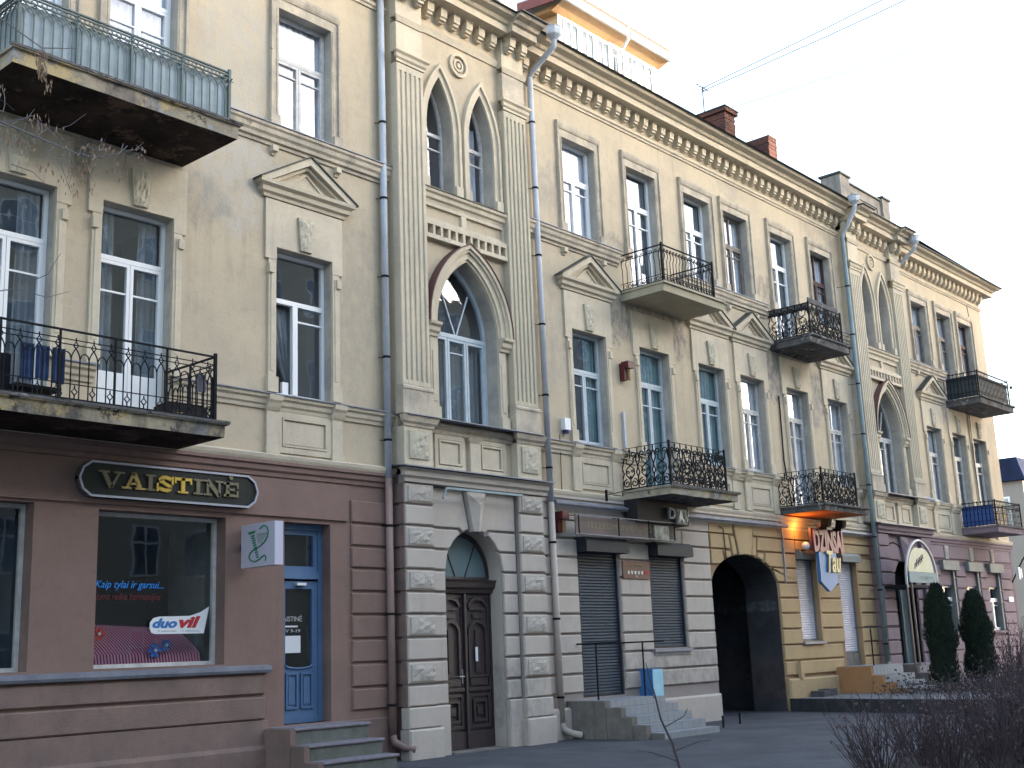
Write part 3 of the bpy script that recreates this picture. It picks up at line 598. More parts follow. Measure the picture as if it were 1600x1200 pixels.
# mauve wing
blocks(35.77, 36.93, JR[:8], 'mauve'); blocks(38.12, 38.96, JR[2:8], 'mauve'); blocks(40.14, 40.81, JR[2:8], 'mauve'); blocks(41.97, 43.0, JR[:8], 'mauve'); blocks(36.97, 41.93, JR[:2], 'mauve')
for a, b in ((35.77, 37.35), (37.7, 39.35), (39.75, 41.2), (41.6, 43.0)): block(a, b, 4.0+G2, 4.43-G2, 'mauve')
for r in GRD_R:
    c = (r[0]+r[1])/2; vermic(c, 4.0, 4.42, .12, .16, 0, 'keystone', 'roughlow', .07)
    MB().box(r[0]-.04, r[1]+.1, -.16, .0, 3.66, 3.95).build('lintel_box', 'greyframe', B, (c, 0, 3.66))
    MB().box(r[0], r[1], .06, .2, 3.2, 3.66).build('blind_panel', 'mauve', B, (c, .1, 3.2))
    MB().box(r[1]-.12, r[1]-.004, -.02, .24, 1.8, 3.65).build('jamb_board', 'greyframe', B, (r[1], 0, 1.8))
    window(r[0], r[1], r[2], 3.2, 0, .12, 'white', None, 'A', .72, rev='greyframe', gl='glassdark')
MB().molding(36.9, 42.0, [(0,1.70),(-.1,1.70),(-.1,1.76),(0,1.775)]).build('shop_sill', 'mauve', B, (38, 0, 1.7))
MB().poly([(35.77,0),(43.35,0),(43.35,.84),(35.77,.84)], 0, -.08, .03).build('plinth', 'mauve', B, (40, 0, 0))

# ---- the two projecting bays
def bay(ox, first=True, dz=0):
    gm, gr, rl = ('cream', 'groovec', 'roughlow') if first else ('mauve', 'groovem', 'roughlow')
    yF, yP = -.16, -.32; cx = ox+1.78; PW = .68
    L1 = pointed(cx-.57, 11.35, 12.43-.0, .36, 8); L2 = pointed(cx+.57, 11.35, 12.43, .36, 8)
    AR = pointed(cx+.03, 7.45, 8.86, .82, 12); DR = ellip(cx, 3.05, 3.83, .73, 16)
    a1 = ((cx-.93, cx-.21, 10.17, 12.5), [(cx-.93, 10.17)]+L1+[(cx-.21, 10.17)]); a2 = ((cx+.21, cx+.93, 10.17, 12.5), [(cx+.21, 10.17)]+L2+[(cx+.93, 10.17)])
    a3 = ((cx-.79, cx+.85, 5.74, 8.95), [(cx-.79, 5.74)]+AR+[(cx+.85, 5.74)])
    mb = MB(); wall(mb, ox, ox+3.6, 4.70, 13.95+dz, yF, [], [a1, a2, a3])
    for x in (ox, ox+3.6): mb.quad((x, 0, 4.7), (x, yF, 4.7), (x, yF, 13.95+dz), (x, 0, 13.95+dz))
    mb.build('wall', 'wall', B, (cx, 0, 4.7))
    zd = 0.05; dr = ((cx-.73, cx+.73, 0, 3.9), [(cx-.73, 0)]+DR+[(cx+.73, 0)])
    mb = MB(); wall(mb, ox, ox+3.6, 0, 4.70, yF, [], [dr])
    mb.quad((ox+3.6, 0, 0), (ox+3.6, yF, 0), (ox+3.6, yF, 4.7), (ox+3.6, 0, 4.7)); mb.build('wall', gr, B, (cx, 0, 0))
    mb = MB(); mb.quad((ox, 0, 0), (ox, yF, 0), (ox, yF, 4.7), (ox, 0, 4.7)); mb.build('return_wall', 'groove' if first else gr, B, (ox, 0, 0))
    # pilasters
    for k, px in enumerate((ox, ox+3.6-PW)):
        # ground-floor pier
        MB().box(px+.01, px+PW-.01, yP+.05, yF+.0, 0, 4.70).build('pier', gr, B, (px, 0, 0))
        for j, (a, b) in enumerate(JR+[(4.19, 4.56)]):
            block(px, px+PW, a+G2, b-G2, gm, yP+.05, .05)
            if j % 2 == 1 and first: vermic(px+PW/2, a+.06, b-.06, .28, .28, yP, 'rough_panel', rl, .018)
            if first and k == 0 or not first and k == 0:   # return side of the pier (pink on the first bay)
                MB().box(px-.03, px+.0-.002, yP+.03, -.005, a+G2, b-G2).build('stone_block', 'pinkdirty' if first else 'mauve', B, (px, 0, a))
            if k == 1:
                MB().box(px+PW+.002, px+PW+.03, yP+.03, -.005, a+G2, b-G2).build('stone_block', gm, B, (px, 0, a))
        MB().poly([(px-.06,0),(px+PW+.06,0),(px+PW+.06,.52),(px-.06,.52)], yF, yP-.07, .03).build('plinth', gm, B, (px, 0, 0))
        MB().poly([(px-.03,.53),(px+PW+.03,.53),(px+PW+.03,.86),(px-.03,.86)], yF, yP-.03, .02).build('plinth', gm, B, (px, 0, .5))
        # pedestal
        MB().box(px, px+PW, yP, yF-.001, 4.86, 5.52).build('pedestal', 'trim', B, (px, 0, 4.86))
        MB().box(px-.002, px, yP+.001, 0, 4.86, 5.52).build('pedestal_side', 'trim', B, (px, 0, 4.86)); MB().box(px+PW, px+PW+.002, yP+.001, 0, 4.86, 5.52).build('pedestal_side', 'trim', B, (px, 0, 4.86))
        vermic(px+PW/2, 4.97, 5.45, .23, .23, yP, 'rough_panel', 'rough', .03)
        MB().molding(px, px+PW, [(yF,5.52),(yP-.02,5.52),(yP-.03,5.56),(yP-.07,5.60),(yP-.09,5.66),(yP-.10,5.70),(yF,5.71)], 1, 1, yP).build('pedestal_cap', 'trimdirty', B, (px, 0, 5.5))
        MB().box(px-.03, px+PW+.03, yP-.03, yF-.0, 5.74, 6.17).molding(px-.03, px+PW+.03, [(yF,6.17),(yP-.045,6.17),(yP-.045,6.21),(yP-.01,6.25),(yF,6.25)]).build('pilaster_base', 'trimdirty', B, (px, 0, 5.74))
        sh = MB(); sh.box(px, px+PW, yP+.03, yF+.001, 6.25, 12.28)
        n = 6; wd = PW/(n+(n-1)*.55); 
        for i in range(n): x = px+i*wd*1.55; sh.poly([(x,6.26),(x+wd,6.26),(x+wd,12.27),(x,12.27)], yP+.03, yP, .012)
        sh.box(px+.001, px+PW-.001, yP+.002, yP+.03, 12.14, 12.27); sh.box(px+.001, px+PW-.001, yP+.002, yP+.03, 6.26, 6.34)
        sh.build('pilaster_shaft', 'flute' if k else 'trim', B, (px, 0, 6.25))
        MB().molding(px, px+PW, [(yF,12.28),(yP-.02,12.28),(yP-.02,12.33),(yP-.05,12.36),(yP-.06,12.42),(yP-.10,12.46),(yP-.10,12.50),(yF,12.52)], 1, 1, yP).build('capital', 'trim', B, (px, 0, 12.3))
        MB().box(px+.01, px+PW-.01, yP+.01, yF, 12.52, 13.10).build('frieze_block', 'trimdirty' if k else 'trim', B, (px, 0, 12.5))
        MB().molding(px+.01, px+PW-.01, [(yF,13.10),(yP-.01,13.10),(yP-.03,13.15),(yP-.05,13.20),(yF,13.22)], 1, 1, yP).build('string_course', 'trim', B, (px, 0, 13.1))
        MB().box(px+.01, px+PW-.01, yP+.01, yF, 13.22, 13.85+dz).build('frieze_block', 'trim', B, (px, 0, 13.2))
        for i in range(2): modillion(px+.16+i*.36, yP, 13.85+dz)
        z = 13.32+dz
        MB().molding(px-.04, px+PW+.04, [(yF,z+.54),(yP-.36,z+.54),(yP-.36,z+.68),(yP-.42,z+.70),(yP-.46,z+.76),(yP-.58,z+.80),(yP-.62,z+.86),(yF,z+.87)]).build('cornice', 'trimdirty' if k else 'trim', B, (px, 0, z))
        MB().molding(px-.07, px+PW+.07, [(yF,z+.874),(yP-.67,z+.862),(yP-.67,z+.885),(yF,z+.90)]).build('eaves_flashing', 'tindark', B, (px, 0, z))
    z = 13.32+dz; xa, xb = ox+PW, ox+3.6-PW
    mods(xa+.05, xb-.05, yF, 13.85+dz)
    MB().molding(xa, xb, [(yF,z-.08),(yF-.03,z-.08),(yF-.05,z-.02),(yF-.075,z+.04),(yF,z+.06)]).build('string_course', 'trim', B, (cx, 0, z))
    MB().molding(xa+.04, xb-.04, [(yF,z+.50),(yF-.38,z+.54),(yF-.38,z+.68),(yF-.43,z+.70),(yF-.47,z+.76),(yF-.60,z+.80),(yF-.64,z+.86),(yF,z+.87)]).build('cornice', 'trim', B, (cx, 0, z))
    MB().molding(xa+.07, xb-.07, [(yF,z+.874),(yF-.69,z+.862),(yF-.69,z+.885),(yF,z+.90)]).build('eaves_flashing', 'tindark', B, (cx, 0, z))
    MB().box(ox, ox+3.6, -.15, 0, z+.3, z+.895).build('cornice_core', 'trim', B, (cx, 0, z))
    # roundel
    rd = MB()
    for r0, r1, p in ((.0, .05, .05), (.09, .13, .045), (.19, .25, .06)):
        for i in range(24):
            a, b = 2*PI*i/24, 2*PI*(i+1)/24
            q = [(cx+r0*math.cos(a), 12.87+r0*math.sin(a)), (cx+r1*math.cos(a), 12.87+r1*math.sin(a)), (cx+r1*math.cos(b), 12.87+r1*math.sin(b)), (cx+r0*math.cos(b), 12.87+r0*math.sin(b))]
            rd.poly(q if r0 > 0 else q[1:], yF, yF-p)
    rd.build('roundel', 'trim', B, (cx, 0, 12.87))
    # lancet windows
    for s, Lc in ((-1, L1), (1, L2)):
        c = cx+s*.57; Y = yF+.26; mb = MB()
        full = [(c-.36, 10.19)]+Lc+[(c+.36, 10.19)]; inn = [(c-.31, 10.24)]+pointed(c, 11.35, 12.36, .31, 8)+[(c+.31, 10.24)]
        for i in range(len(full)-1): mb.poly([inn[i], full[i], full[i+1], inn[i+1]], Y+.06, Y)
        mb.box(c-.31, c+.31, Y, Y+.06, 10.19, 10.245); mb.box(c-.31, c+.31, Y-.01, Y+.05, 11.32, 11.39); mb.box(c-.31, c+.31, Y, Y+.04, 11.05, 11.08)
        W = mb.build('window', 'whiteold' if first else 'brownframe', B, (c, Y, 10.2))
        gl = MB(); pts = [(x, Y+.03, z) for x, z in [(c-.31, 11.36)]+pointed(c, 11.36, 12.36, .31, 8)[1:-1]+[(c+.31, 11.36)]]; gl.add(pts, [tuple(range(len(pts)))]); gl.build('pane', 'glass', W, (c, Y, 11.3))
        MB().quad((c-.31, Y+.03, 10.24), (c+.31, Y+.03, 10.24), (c+.31, Y+.03, 11.33), (c-.31, Y+.03, 11.33)).build('pane', 'glass', W, (c, Y, 10.2))
        rv = MB()
        for i in range(len(full)-1): rv.quad((full[i][0], yF, full[i][1]), (full[i+1][0], yF, full[i+1][1]), (full[i+1][0], Y+.06, full[i+1][1]), (full[i][0], Y+.06, full[i][1]))
        rv.quad((c-.36, yF, 10.18), (c+.36, yF, 10.18), (c+.36, Y+.06, 10.19), (c-.36, Y+.06, 10.19)); rv.build('reveal', 'reveal', W, (c, Y, 10.2))
        rm = MB().box(c-.4, c+.4, Y+.07, Y+1.5, 10.0, 12.6); del rm.f[2]; del rm.mi[2]; rm.build('room_interior', 'room', W, (c, Y, 10))
        if s > 0 or not first: k_ = MB(); wavy(k_, c-.3, c+.3, 10.2, 11.9, Y+.16); k_.build('curtain', 'curtain', W, (c, Y, 10.2))
        # hood mould
        hm = MB(); o1 = [(c-.36, 10.3)]+Lc+[(c+.36, 10.3)]; o2 = [(c-.47, 10.3)]+pointed(c, 11.35, 12.43, .36, 8, .11)+[(c+.47, 10.3)]; o3 = [(c-.53, 10.3)]+pointed(c, 11.35, 12.43, .36, 8, .17)+[(c+.53, 10.3)]
        for i in range(len(o1)-1): hm.poly([o1[i], o2[i], o2[i+1], o1[i+1]], yF, yF-.045); hm.poly([o2[i], o3[i], o3[i+1], o2[i+1]], yF, yF-.09)
        for q in (-1, 1): hm.box(c+q*.445-.09, c+q*.445+.09, yF-.1, yF, 10.10, 10.30)
        hm.build('hood_mould', 'trim', B, (c, 0, 10.3))
    z = 10.05
    MB().molding(xa+.002, xb-.002, [(yF,z-.24),(yF-.03,z-.24),(yF-.05,z-.18),(yF-.09,z-.15),(yF-.10,z-.08),(yF-.14,z-.05),(yF-.15,z),(yF,z+.08)]).build('sill_course', 'trim', B, (cx, 0, z))
    MB().molding(xa+.002, xb-.002, [(yF,z+.084),(yF-.165,z+.004),(yF-.165,z+.02),(yF,z+.10)]).build('sill_flashing', 'tindark', B, (cx, 0, z))
    # recessed panels and dentil band
    mb = MB(); frame_rect(mb, xa+.002, xb-.002, 9.46, 9.808, yF-.05, yF, .06); mb.box(cx-.07, cx+.07, yF-.05, yF, 9.52, 9.75); mb.build('frieze_panel', 'trim', B, (cx, 0, 9.5))
    mb = MB(); mb.box(xa+.002, xb-.002, yF-.12, yF, 9.36, 9.455); mb.box(xa+.002, xb-.002, yF-.12, yF, 9.10, 9.18); mb.build('dentil_band', 'trim', B, (cx, 0, 9.1))
    n = 11
    dm = None
    for i in range(n+1):
        x = xa+.03+(xb-xa-.06)*i/n
        if dm is None:
            o = MB().box(x-.028, x+.028, yF-.118, yF, 9.181, 9.359).build('dentil', 'trim', B, (x, yF, 9.18)); dm = o.data
        else: link('dentil', dm, B, (x, yF, 9.18))
    # great pointed window
    ac = cx+.03; Y = yF+.28
    full = [(ac-.82, 5.75)]+AR+[(ac+.82, 5.75)]; inn = [(ac-.75, 5.82)]+pointed(ac, 7.45, 8.76, .75, 12)+[(ac+.75, 5.82)]
    mb = MB()
    for i in range(len(full)-1): mb.poly([inn[i], full[i], full[i+1], inn[i+1]], Y+.07, Y)
    fm = 'lightblue' if first else 'whiteold'
    mb.box(ac-.75, ac+.75, Y, Y+.07, 5.75, 5.82); mb.box(ac-.75, ac+.75, Y-.02, Y+.06, 7.42, 7.50)
    for k_ in range(3):
        a = ac-.75+.5*k_; frame_rect(mb, a+.006, a+.494, 5.826, 7.414, Y-.012, Y+.05, .05)
    mb.box(ac-.19, ac+.2, Y, Y+.04, 7.13, 7.155)
    for s in (-1, 1): mb.tube([(ac+s*.02, Y+.02, 7.5), (ac+s*.36, Y+.02, 8.32)], .018, 4)
    W = mb.build('window', fm, B, (ac, Y, 5.75))
    for k_ in range(3):
        a = ac-.75+.5*k_; MB().quad((a+.05, Y+.03, 5.86), (a+.45, Y+.03, 5.86), (a+.45, Y+.03, 7.38), (a+.05, Y+.03, 7.38)).build('pane', 'glass', W, (a, Y, 5.8))
    gl = MB(); pts = [(x, Y+.03, z) for x, z in [(ac-.75, 7.48)]+pointed(ac, 7.48, 8.76, .75, 12)[1:-1]+[(ac+.75, 7.48)]]; gl.add(pts, [tuple(range(len(pts)))]); gl.build('pane', 'glass', W, (ac, Y, 7.5))
    rv = MB()
    for i in range(len(full)-1): rv.quad((full[i][0], yF, full[i][1]), (full[i+1][0], yF, full[i+1][1]), (full[i+1][0], Y+.07, full[i+1][1]), (full[i][0], Y+.07, full[i][1]))
    rv.quad((ac-.82, yF, 5.745), (ac+.82, yF, 5.745), (ac+.82, Y+.07, 5.75), (ac-.82, Y+.07, 5.75)); rv.build('reveal', 'reveal', W, (ac, Y, 5.7))
    rm = MB().box(ac-.9, ac+.9, Y+.08, Y+2, 5.5, 9.0); del rm.f[2]; del rm.mi[2]; rm.build('room_interior', 'room', W, (ac, Y, 5.5))
    k_ = MB(); wavy(k_, ac-.72, ac+.72, 5.78, 7.35, Y+.14); k_.build('curtain', 'curtaing', W, (ac, Y, 5.8))  # sheet added to lighten the lower panes in place of their reflection
    # arch mould, imposts and jambs
    def rg(g0, g1, p): 
        a_ = pointed(ac, 7.52, 8.86, .82, 12, g0) if g0 else pointed(ac, 7.52, 8.86, .82, 12); b_ = pointed(ac, 7.52, 8.86, .82, 12, g1)
        for i in range(len(a_)-1): hm.poly([a_[i], b_[i], b_[i+1], a_[i+1]], yF, yF-p)
    hm = MB(); rg(0, .05, .05); rg(.05, .16, .09); rg(.16, .22, .13); rg(.22, .29, .17); hm.build('arch_mould', 'trim', B, (ac, 0, 7.5))
    a_ = pointed(ac, 7.52, 8.86, .82, 12, .29); b_ = pointed(ac, 7.52, 8.86, .82, 12, .31); hm = MB()
    for i in range(len(a_)-1): hm.poly([a_[i], b_[i], b_[i+1], a_[i+1]], yF, yF-.19, back=True)
    hm.build('arch_flashing', mat('rusty_flashing', (.10, .05, .045), .8), B, (ac, 0, 7.5))
    for s in (-1, 1):
        x = ac+s*.97; im = MB(); im.molding(x-.14, x+.14, [(yF,7.26),(yF-.08,7.26),(yF-.09,7.31),(yF-.13,7.35),(yF-.14,7.42),(yF-.19,7.46),(yF-.20,7.51),(yF,7.515)]); im.build('impost', 'trim', B, (x, 0, 7.3))
        x = ac+s*.92; MB().box(x-.095, x+.095, yF-.05, yF, 5.98, 7.26).box(x-.05, x+.05, yF-.065, yF-.05, 6.08, 7.0).box(x-.11, x+.11, yF-.09, yF, 5.74, 5.98).build('jamb_strip', 'trim', B, (x, 0, 5.8))
    # aprons below the great window
    MB().molding(xa+.002, xb-.002, [(yF,5.50),(yF-.04,5.50),(yF-.05,5.56),(yF-.10,5.60),(yF-.11,5.66),(yF,5.69)]).build('sill_course', 'trimdirty', B, (cx, 0, 5.6))
    MB().molding(ox, ox+3.6, [(0,5.722),(yP-.13,5.705),(yP-.13,5.72),(0,5.737)], 0, 0).build('sill_flashing', 'tin', B, (cx, 0, 5.7))
    for c in (cx-.52, cx+.58):
        mb = MB(); frame_rect(mb, c-.40, c+.36, 4.86, 5.49, yF-.04, yF, .08); frame_rect(mb, c-.30, c+.26, 4.96, 5.40, yF-.05, yF, .035); mb.box(c-.25, c+.21, yF-.015, yF, 5.0, 5.36); mb.build('apron_panel', 'trim', B, (c, 0, 4.86))
    x = cx+.06; MB().box(x-.11, x+.11, yF-.07, yF, 4.86, 5.40).add([(x-.11,yF-.07,5.40),(x+.11,yF-.07,5.40),(x+.11,yF,5.40),(x-.11,yF,5.40),(x-.2,yF-.13,5.5),(x+.2,yF-.13,5.5),(x+.2,yF,5.5),(x-.2,yF,5.5)], [(0,1,5,4),(1,2,6,5),(3,0,4,7),(4,5,6,7)]).build('apron_pilaster', 'trim', B, (x, 0, 4.9))
    # ground-floor cornice with zinc cover
    MB().molding(ox-.0, ox+3.6, [(yF,4.56),(yP-.03,4.56),(yP-.04,4.62),(yP-.09,4.66),(yP-.10,4.74),(yP-.16,4.78),(yF,4.80)], 1, 1, yP).build('belt_course', gm, B, (cx, 0, 4.7))
    MB().molding(ox-.15, ox+3.75, [(0,4.86),(yP-.20,4.795),(yP-.20,4.815),(0,4.88)], 0, 0).build('cornice_flashing', 'tin', B, (cx, 0, 4.8))
    MB().box(ox, ox+3.6, yF, 0, 4.69, 4.80).build('cornice_core', gm, B, (cx, 0, 4.7))
    # ground-floor blocks between the piers and round the door
    ed = lambda dx: 3.05+.78*math.sqrt(max(0, 1-(dx/.73)**2))
    for s in (-1, 1):
        xp = cx+s*(cx-(ox+PW)) if s < 0 else ox+3.6-PW
        xp = ox+PW+.005 if s < 0 else ox+3.6-PW-.005
        for a, b in JR[:6]: block(*((xp, cx-.75) if s < 0 else (cx+.75, xp)), a+G2, b-G2, gm, yF)
        dx = lambda z: .73*math.sqrt(max(0, 1-((z-3.05)/.78)**2))
        r1 = [(xp,3.10),(xp,3.46),(cx+s*.70,3.46),(cx+s*.645,ed(.62)),(cx+s*.68,ed(.68)),(cx+s*.728,3.10)]
        r2 = [(xp,3.46),(xp,3.83),(cx+s*.40,3.83),(cx+s*.33,ed(.33)),(cx+s*.42,ed(.42)),(cx+s*.52,ed(.52)),(cx+s*.60,ed(.60)),(cx+s*.66,3.46)]
        r3 = [(xp,3.83),(xp,4.54),(cx+s*.27,4.54),(cx+s*.10,ed(.10)),(cx+s*.2,ed(.2)),(cx+s*.29,ed(.29)),(cx+s*.37,3.83)]
        for r_ in (r1, r2, r3): pblock(r_, gm, yF)
        MB().poly([(xp,0),(xp,.86),(cx+s*.75,.86),(cx+s*.75,0)], yF, yF-.09, .02).build('plinth', gm, B, (cx+s, 0, 0))
    kb_ = MB(); zk0, zk1 = 3.80, 4.50; a, b = .085, .25; y0 = yF; 
    kb_.add([(cx-a,y0,zk0),(cx+a,y0,zk0),(cx+b,y0,zk1),(cx-b,y0,zk1),(cx-a,y0-.13,zk0),(cx+a,y0-.13,zk0),(cx+b,y0-.13,zk1),(cx-b,y0-.13,zk1),(cx+.02,y0-.22,zk1-.24),(cx+.0,y0-.17,zk0)],
      [(0,4,7,3),(1,2,6,5),(2,3,7,6),(0,1,5,9,4),(7,8,6),(4,9,8,7),(9,5,6,8)]); kb_.build('keystone', gm, B, (cx, 0, 4))
    # door recess
    rv = MB(); pr = [(cx-.73, 0)]+DR+[(cx+.73, 0)]; Yd = .12
    for i in range(len(pr)-1): rv.quad((pr[i][0], yF, pr[i][1]), (pr[i+1][0], yF, pr[i+1][1]), (pr[i+1][0], Yd+.1, pr[i+1][1]), (pr[i][0], Yd+.1, pr[i][1]))
    rv.build('door_reveal', gm if first else 'dark', B, (cx, 0, 0))
    return cx, DR
bx, DR = bay(14.05, True); bay(32.15, False, -.11)

# ---- carved double entrance door
cx = bx; Yd = .12
D = MB(); frame_rect(D, cx-.74, cx+.74, .06, 2.98, Yd, Yd+.1, .05); D = D.build('entrance_door', 'wood', B, (cx, Yd, .06))
MB().molding(cx-.745, cx+.745, [(Yd,2.74),(Yd-.05,2.74),(Yd-.07,2.80),(Yd-.12,2.84),(Yd-.14,2.92),(Yd-.17,2.97),(Yd+.09,2.985)]).build('door_cornice', 'wood', D, (cx, Yd, 2.8))
for s in (-1, 1):
    x0, x1 = (cx-.69, cx-.006) if s < 0 else (cx+.006, cx+.69); c = (x0+x1)/2
    lf = MB(); lf.box(x0, x1, Yd+.02, Yd+.07, .07, 2.73)
    frame_rect(lf, x0+.07, x1-.07, .42, 1.0, Yd-.01, Yd+.02, .05); frame_rect(lf, x0+.17, x1-.17, .52, .90, Yd-.03, Yd+.02, .045); lf.box(c-.07, c+.07, Yd-.02, Yd+.02, .64, .78)
    lf.box(x0+.05, x1-.05, Yd-.035, Yd+.02, 1.05, 1.11); lf.box(x0+.12, x1-.12, Yd-.015, Yd+.02, 1.14, 1.26); lf.box(x0+.02, x1-.02, Yd-.02, Yd+.02, .07, .36)
    arch = ellip(c, 2.05, 2.22, .19, 8); ar2 = ellip(c, 2.05, 2.22, .19, 8, .06)
    P1 = [(c-.19, 1.32)]+arch+[(c+.19, 1.32)]; P2 = [(c-.25, 1.32)]+ar2+[(c+.25, 1.32)]
    for i in range(len(P1)-1): lf.poly([P1[i], P2[i], P2[i+1], P1[i+1]], Yd+.02, Yd-.02)
    lf.box(c-.06, c+.06, Yd-.008, Yd+.02, 1.36, 2.1); lf.box(c-.25, c+.25, Yd-.02, Yd+.02, 1.28, 1.318)
    a3 = ellip(c, 2.5, 2.62, .20, 8); a4 = ellip(c, 2.5, 2.62, .20, 8, .05)
    for i in range(8): lf.poly([a3[i], a4[i], a4[i+1], a3[i+1]], Yd+.02, Yd-.03)
    lf.box(c-.2, c+.2, Yd-.015, Yd+.02, 2.44, 2.49); lf.box(c-.12, c+.12, Yd-.01, Yd+.02, 2.3, 2.38)
    frame_rect(lf, x0+.03, x1-.03, .40, 2.70, Yd+.0, Yd+.02, .035)
    lf.build('door_leaf', 'wood', D, (c, Yd, .07))
MB().box(cx-.02, cx+.03, Yd-.05, Yd+.02, .1, 2.73).build('door_stile', 'wood', D, (cx, Yd, .1))
hd = MB(); hd.box(cx-.10, cx-.06, Yd-.01, Yd+.02, 1.18, 1.42); hd.tube([(cx-.08, Yd-.05, 1.3), (cx-.2, Yd-.06, 1.3)], .012, 6); hd.tube([(cx-.08, Yd, 1.3), (cx-.08, Yd-.06, 1.3)], .012, 6); hd.build('door_handle', mat('steel', (.5, .5, .52), .3, .9), D, (cx, Yd, 1.3))
MB().box(cx+.26, cx+.32, Yd-.028, Yd-.018, 1.55, 1.80).build('door_plate', 'white', D, (cx+.3, Yd, 1.55))
tr = MB(); f1 = [(cx-.74, 2.99)]+DR[1:-1]+[(cx+.74, 2.99)]; f2 = [(cx-.69, 3.03)]+[(cx+(x-cx)*.93, 3.03+(z-3.05)*.93) for x, z in DR[1:-1]]+[(cx+.69, 3.03)]
for i in range(len(f1)-1): tr.poly([f2[i], f1[i], f1[i+1], f2[i+1]], Yd+.08, Yd+.02)
tr.box(cx-.7, cx+.7, Yd+.02, Yd+.08, 2.99, 3.035)
for s in (-1, 1): tr.tube([(cx+s*.12, Yd+.05, 3.03), (cx+s*.40, Yd+.05, 3.62)], .012, 4)
tr = tr.build('fanlight', 'wood', D, (cx, Yd, 3))
pts = [(x, Yd+.06, z) for x, z in f2]
MB().add(pts, [tuple(range(len(pts)))]).build('fanlight_glass', mat('frosted_teal_glass', (.11, .17, .19), .25, 0, None, 1, 0, 1, .6), B, (cx, Yd, 3))
MB().box(cx-.73, cx+.73, -.3, .2, 0, .07).build('door_step', 'concrete', B, (cx, 0, 0))

# ---- pink pharmacy: shop windows and blue door
for k, r in enumerate((GRD_L[3], GRD_L[0], GRD_L[1])):
    W = window(*r, 0, .22, 'whiteold', None, 'C', rev='pinkdirty', gl='glassdark', room=False, name='shop_window')
    rm = MB(); a, b, c_, d = r[0]-.02, r[1]+.02, .3, 1.5
    rm.quad((a,d,1.6),(b,d,1.6),(b,d,3.9),(a,d,3.9)); rm.quad((a,c_,1.6),(a,d,1.6),(a,d,3.9),(a,c_,3.9)); rm.quad((a,c_,3.9),(b,c_,3.9),(b,d,3.9),(a,d,3.9)); rm.quad((a,c_,1.64),(b,c_,1.64),(b,d,1.64),(a,d,1.64))
    rm.build('display_recess', 'dark', W, (r[0], .3, 1.6))
    MB().quad((b,c_,1.6),(b,d,1.6),(b,d,3.9),(b,c_,3.9)).build('display_side', mat('blue_grey_board', (.045, .062, .09), .8) if k == 1 else MA['greyframe'], W, (r[1], .3, 1.6))
    if k == 1: q = MB(); wavy(q, r[0]+.9, r[0]+1.4, 1.7, 3.75, .5); q.build('curtain', mat('dim_curtain', (.10, .09, .1), .9), W, (r[0], .5, 1.7))
r = GRD_L[2]; Y = .2
bd = MB(); frame_rect(bd, r[0]+.003, r[1]-.003, r[2], r[3]-.004, Y, Y+.1, .09); bd.box(r[0]+.09, r[1]-.09, Y-.03, Y+.1, 2.93, 3.06)
frame_rect(bd, r[0]+.10, r[1]-.10, 3.06, 3.69, Y+.01, Y+.08, .07)
bd = bd.build('shop_door', 'blue', B, (r[0], Y, r[2])); c = (r[0]+r[1])/2
lf = MB(); x0, x1 = r[0]+.095, r[1]-.095
lf.box(x0, x0+.10, Y+.02, Y+.08, .80, 2.9); lf.box(x1-.10, x1, Y+.02, Y+.08, .80, 2.9); lf.box(x0+.1, x1-.1, Y+.02, Y+.08, 2.78, 2.9); lf.box(x0+.1, x1-.1, Y+.02, Y+.08, .8, .92)
arc = ellip(c, 1.62, 1.56, (x1-x0)/2-.1, 10); 
lf.poly([(x0+.1,.92),(x1-.1,.92)]+[(x, z) for x, z in reversed(arc)], Y+.06, Y+.03)
for s in (-1, 1):
    xc = c+s*.145; frame_rect(lf, xc-.115, xc+.115, .96, 1.50, Y+.0, Y+.03, .03); lf.box(xc-.06, xc+.06, Y+.012, Y+.03, 1.03, 1.43)
for i in range(10): lf.tube([(arc[i][0], Y+.02, arc[i][1]), (arc[i+1][0], Y+.02, arc[i+1][1])], .018, 5)
lf.build('door_leaf', 'blue', bd, (c, Y, .8))
MB().quad((x0+.1, Y+.05, 1.56), (x1-.1, Y+.05, 1.56), (x1-.1, Y+.05, 2.78), (x0+.1, Y+.05, 2.78)).build('pane', 'glassdark', bd, (c, Y, 1.6))
MB().quad((x0+.05, Y+.05, 3.13), (x1-.05, Y+.05, 3.13), (x1-.05, Y+.05, 3.63), (x0+.05, Y+.05, 3.63)).build('pane', 'glassdark', bd, (c, Y, 3.2))
MB().box(c-.08, c+.1, Y-.05, Y+.02, 2.83, 2.87).build('door_closer', 'white', bd, (c, Y, 2.8))
rv = MB(); yy = Y+.1
rv.quad((r[0],0,r[2]),(r[0],yy,r[2]),(r[0],yy,r[3]),(r[0],0,r[3])); rv.quad((r[1],0,r[2]),(r[1],yy,r[2]),(r[1],yy,r[3]),(r[1],0,r[3])); rv.quad((r[0],0,r[3]),(r[1],0,r[3]),(r[1],yy,r[3]),(r[0],yy,r[3])); rv.build('reveal', 'pinkdirty', bd, (r[0], 0, 1))
MB().box(r[0]-.1, r[1]+.1, yy+.01, 1.4, .7, 3.9).build('room_interior', 'dark', bd, (c, .3, .7))
text('VAISTIN\u0116', r[0]+.10, Y-.0+.04, 2.28, .44, .10, 'whiteold', 'door_lettering', bd, .004)['kind'] = 'stuff'
text('I-V 9-19', r[0]+.16, Y+.04, 2.11, .34, .05, 'whiteold', 'door_lettering', bd, .004)['kind'] = 'stuff'
MB().box(r[0]+.10, r[0]+.45, Y+.035, Y+.043, 2.19, 2.215).build('door_sticker', 'white', bd, (r[0], Y, 2.2))
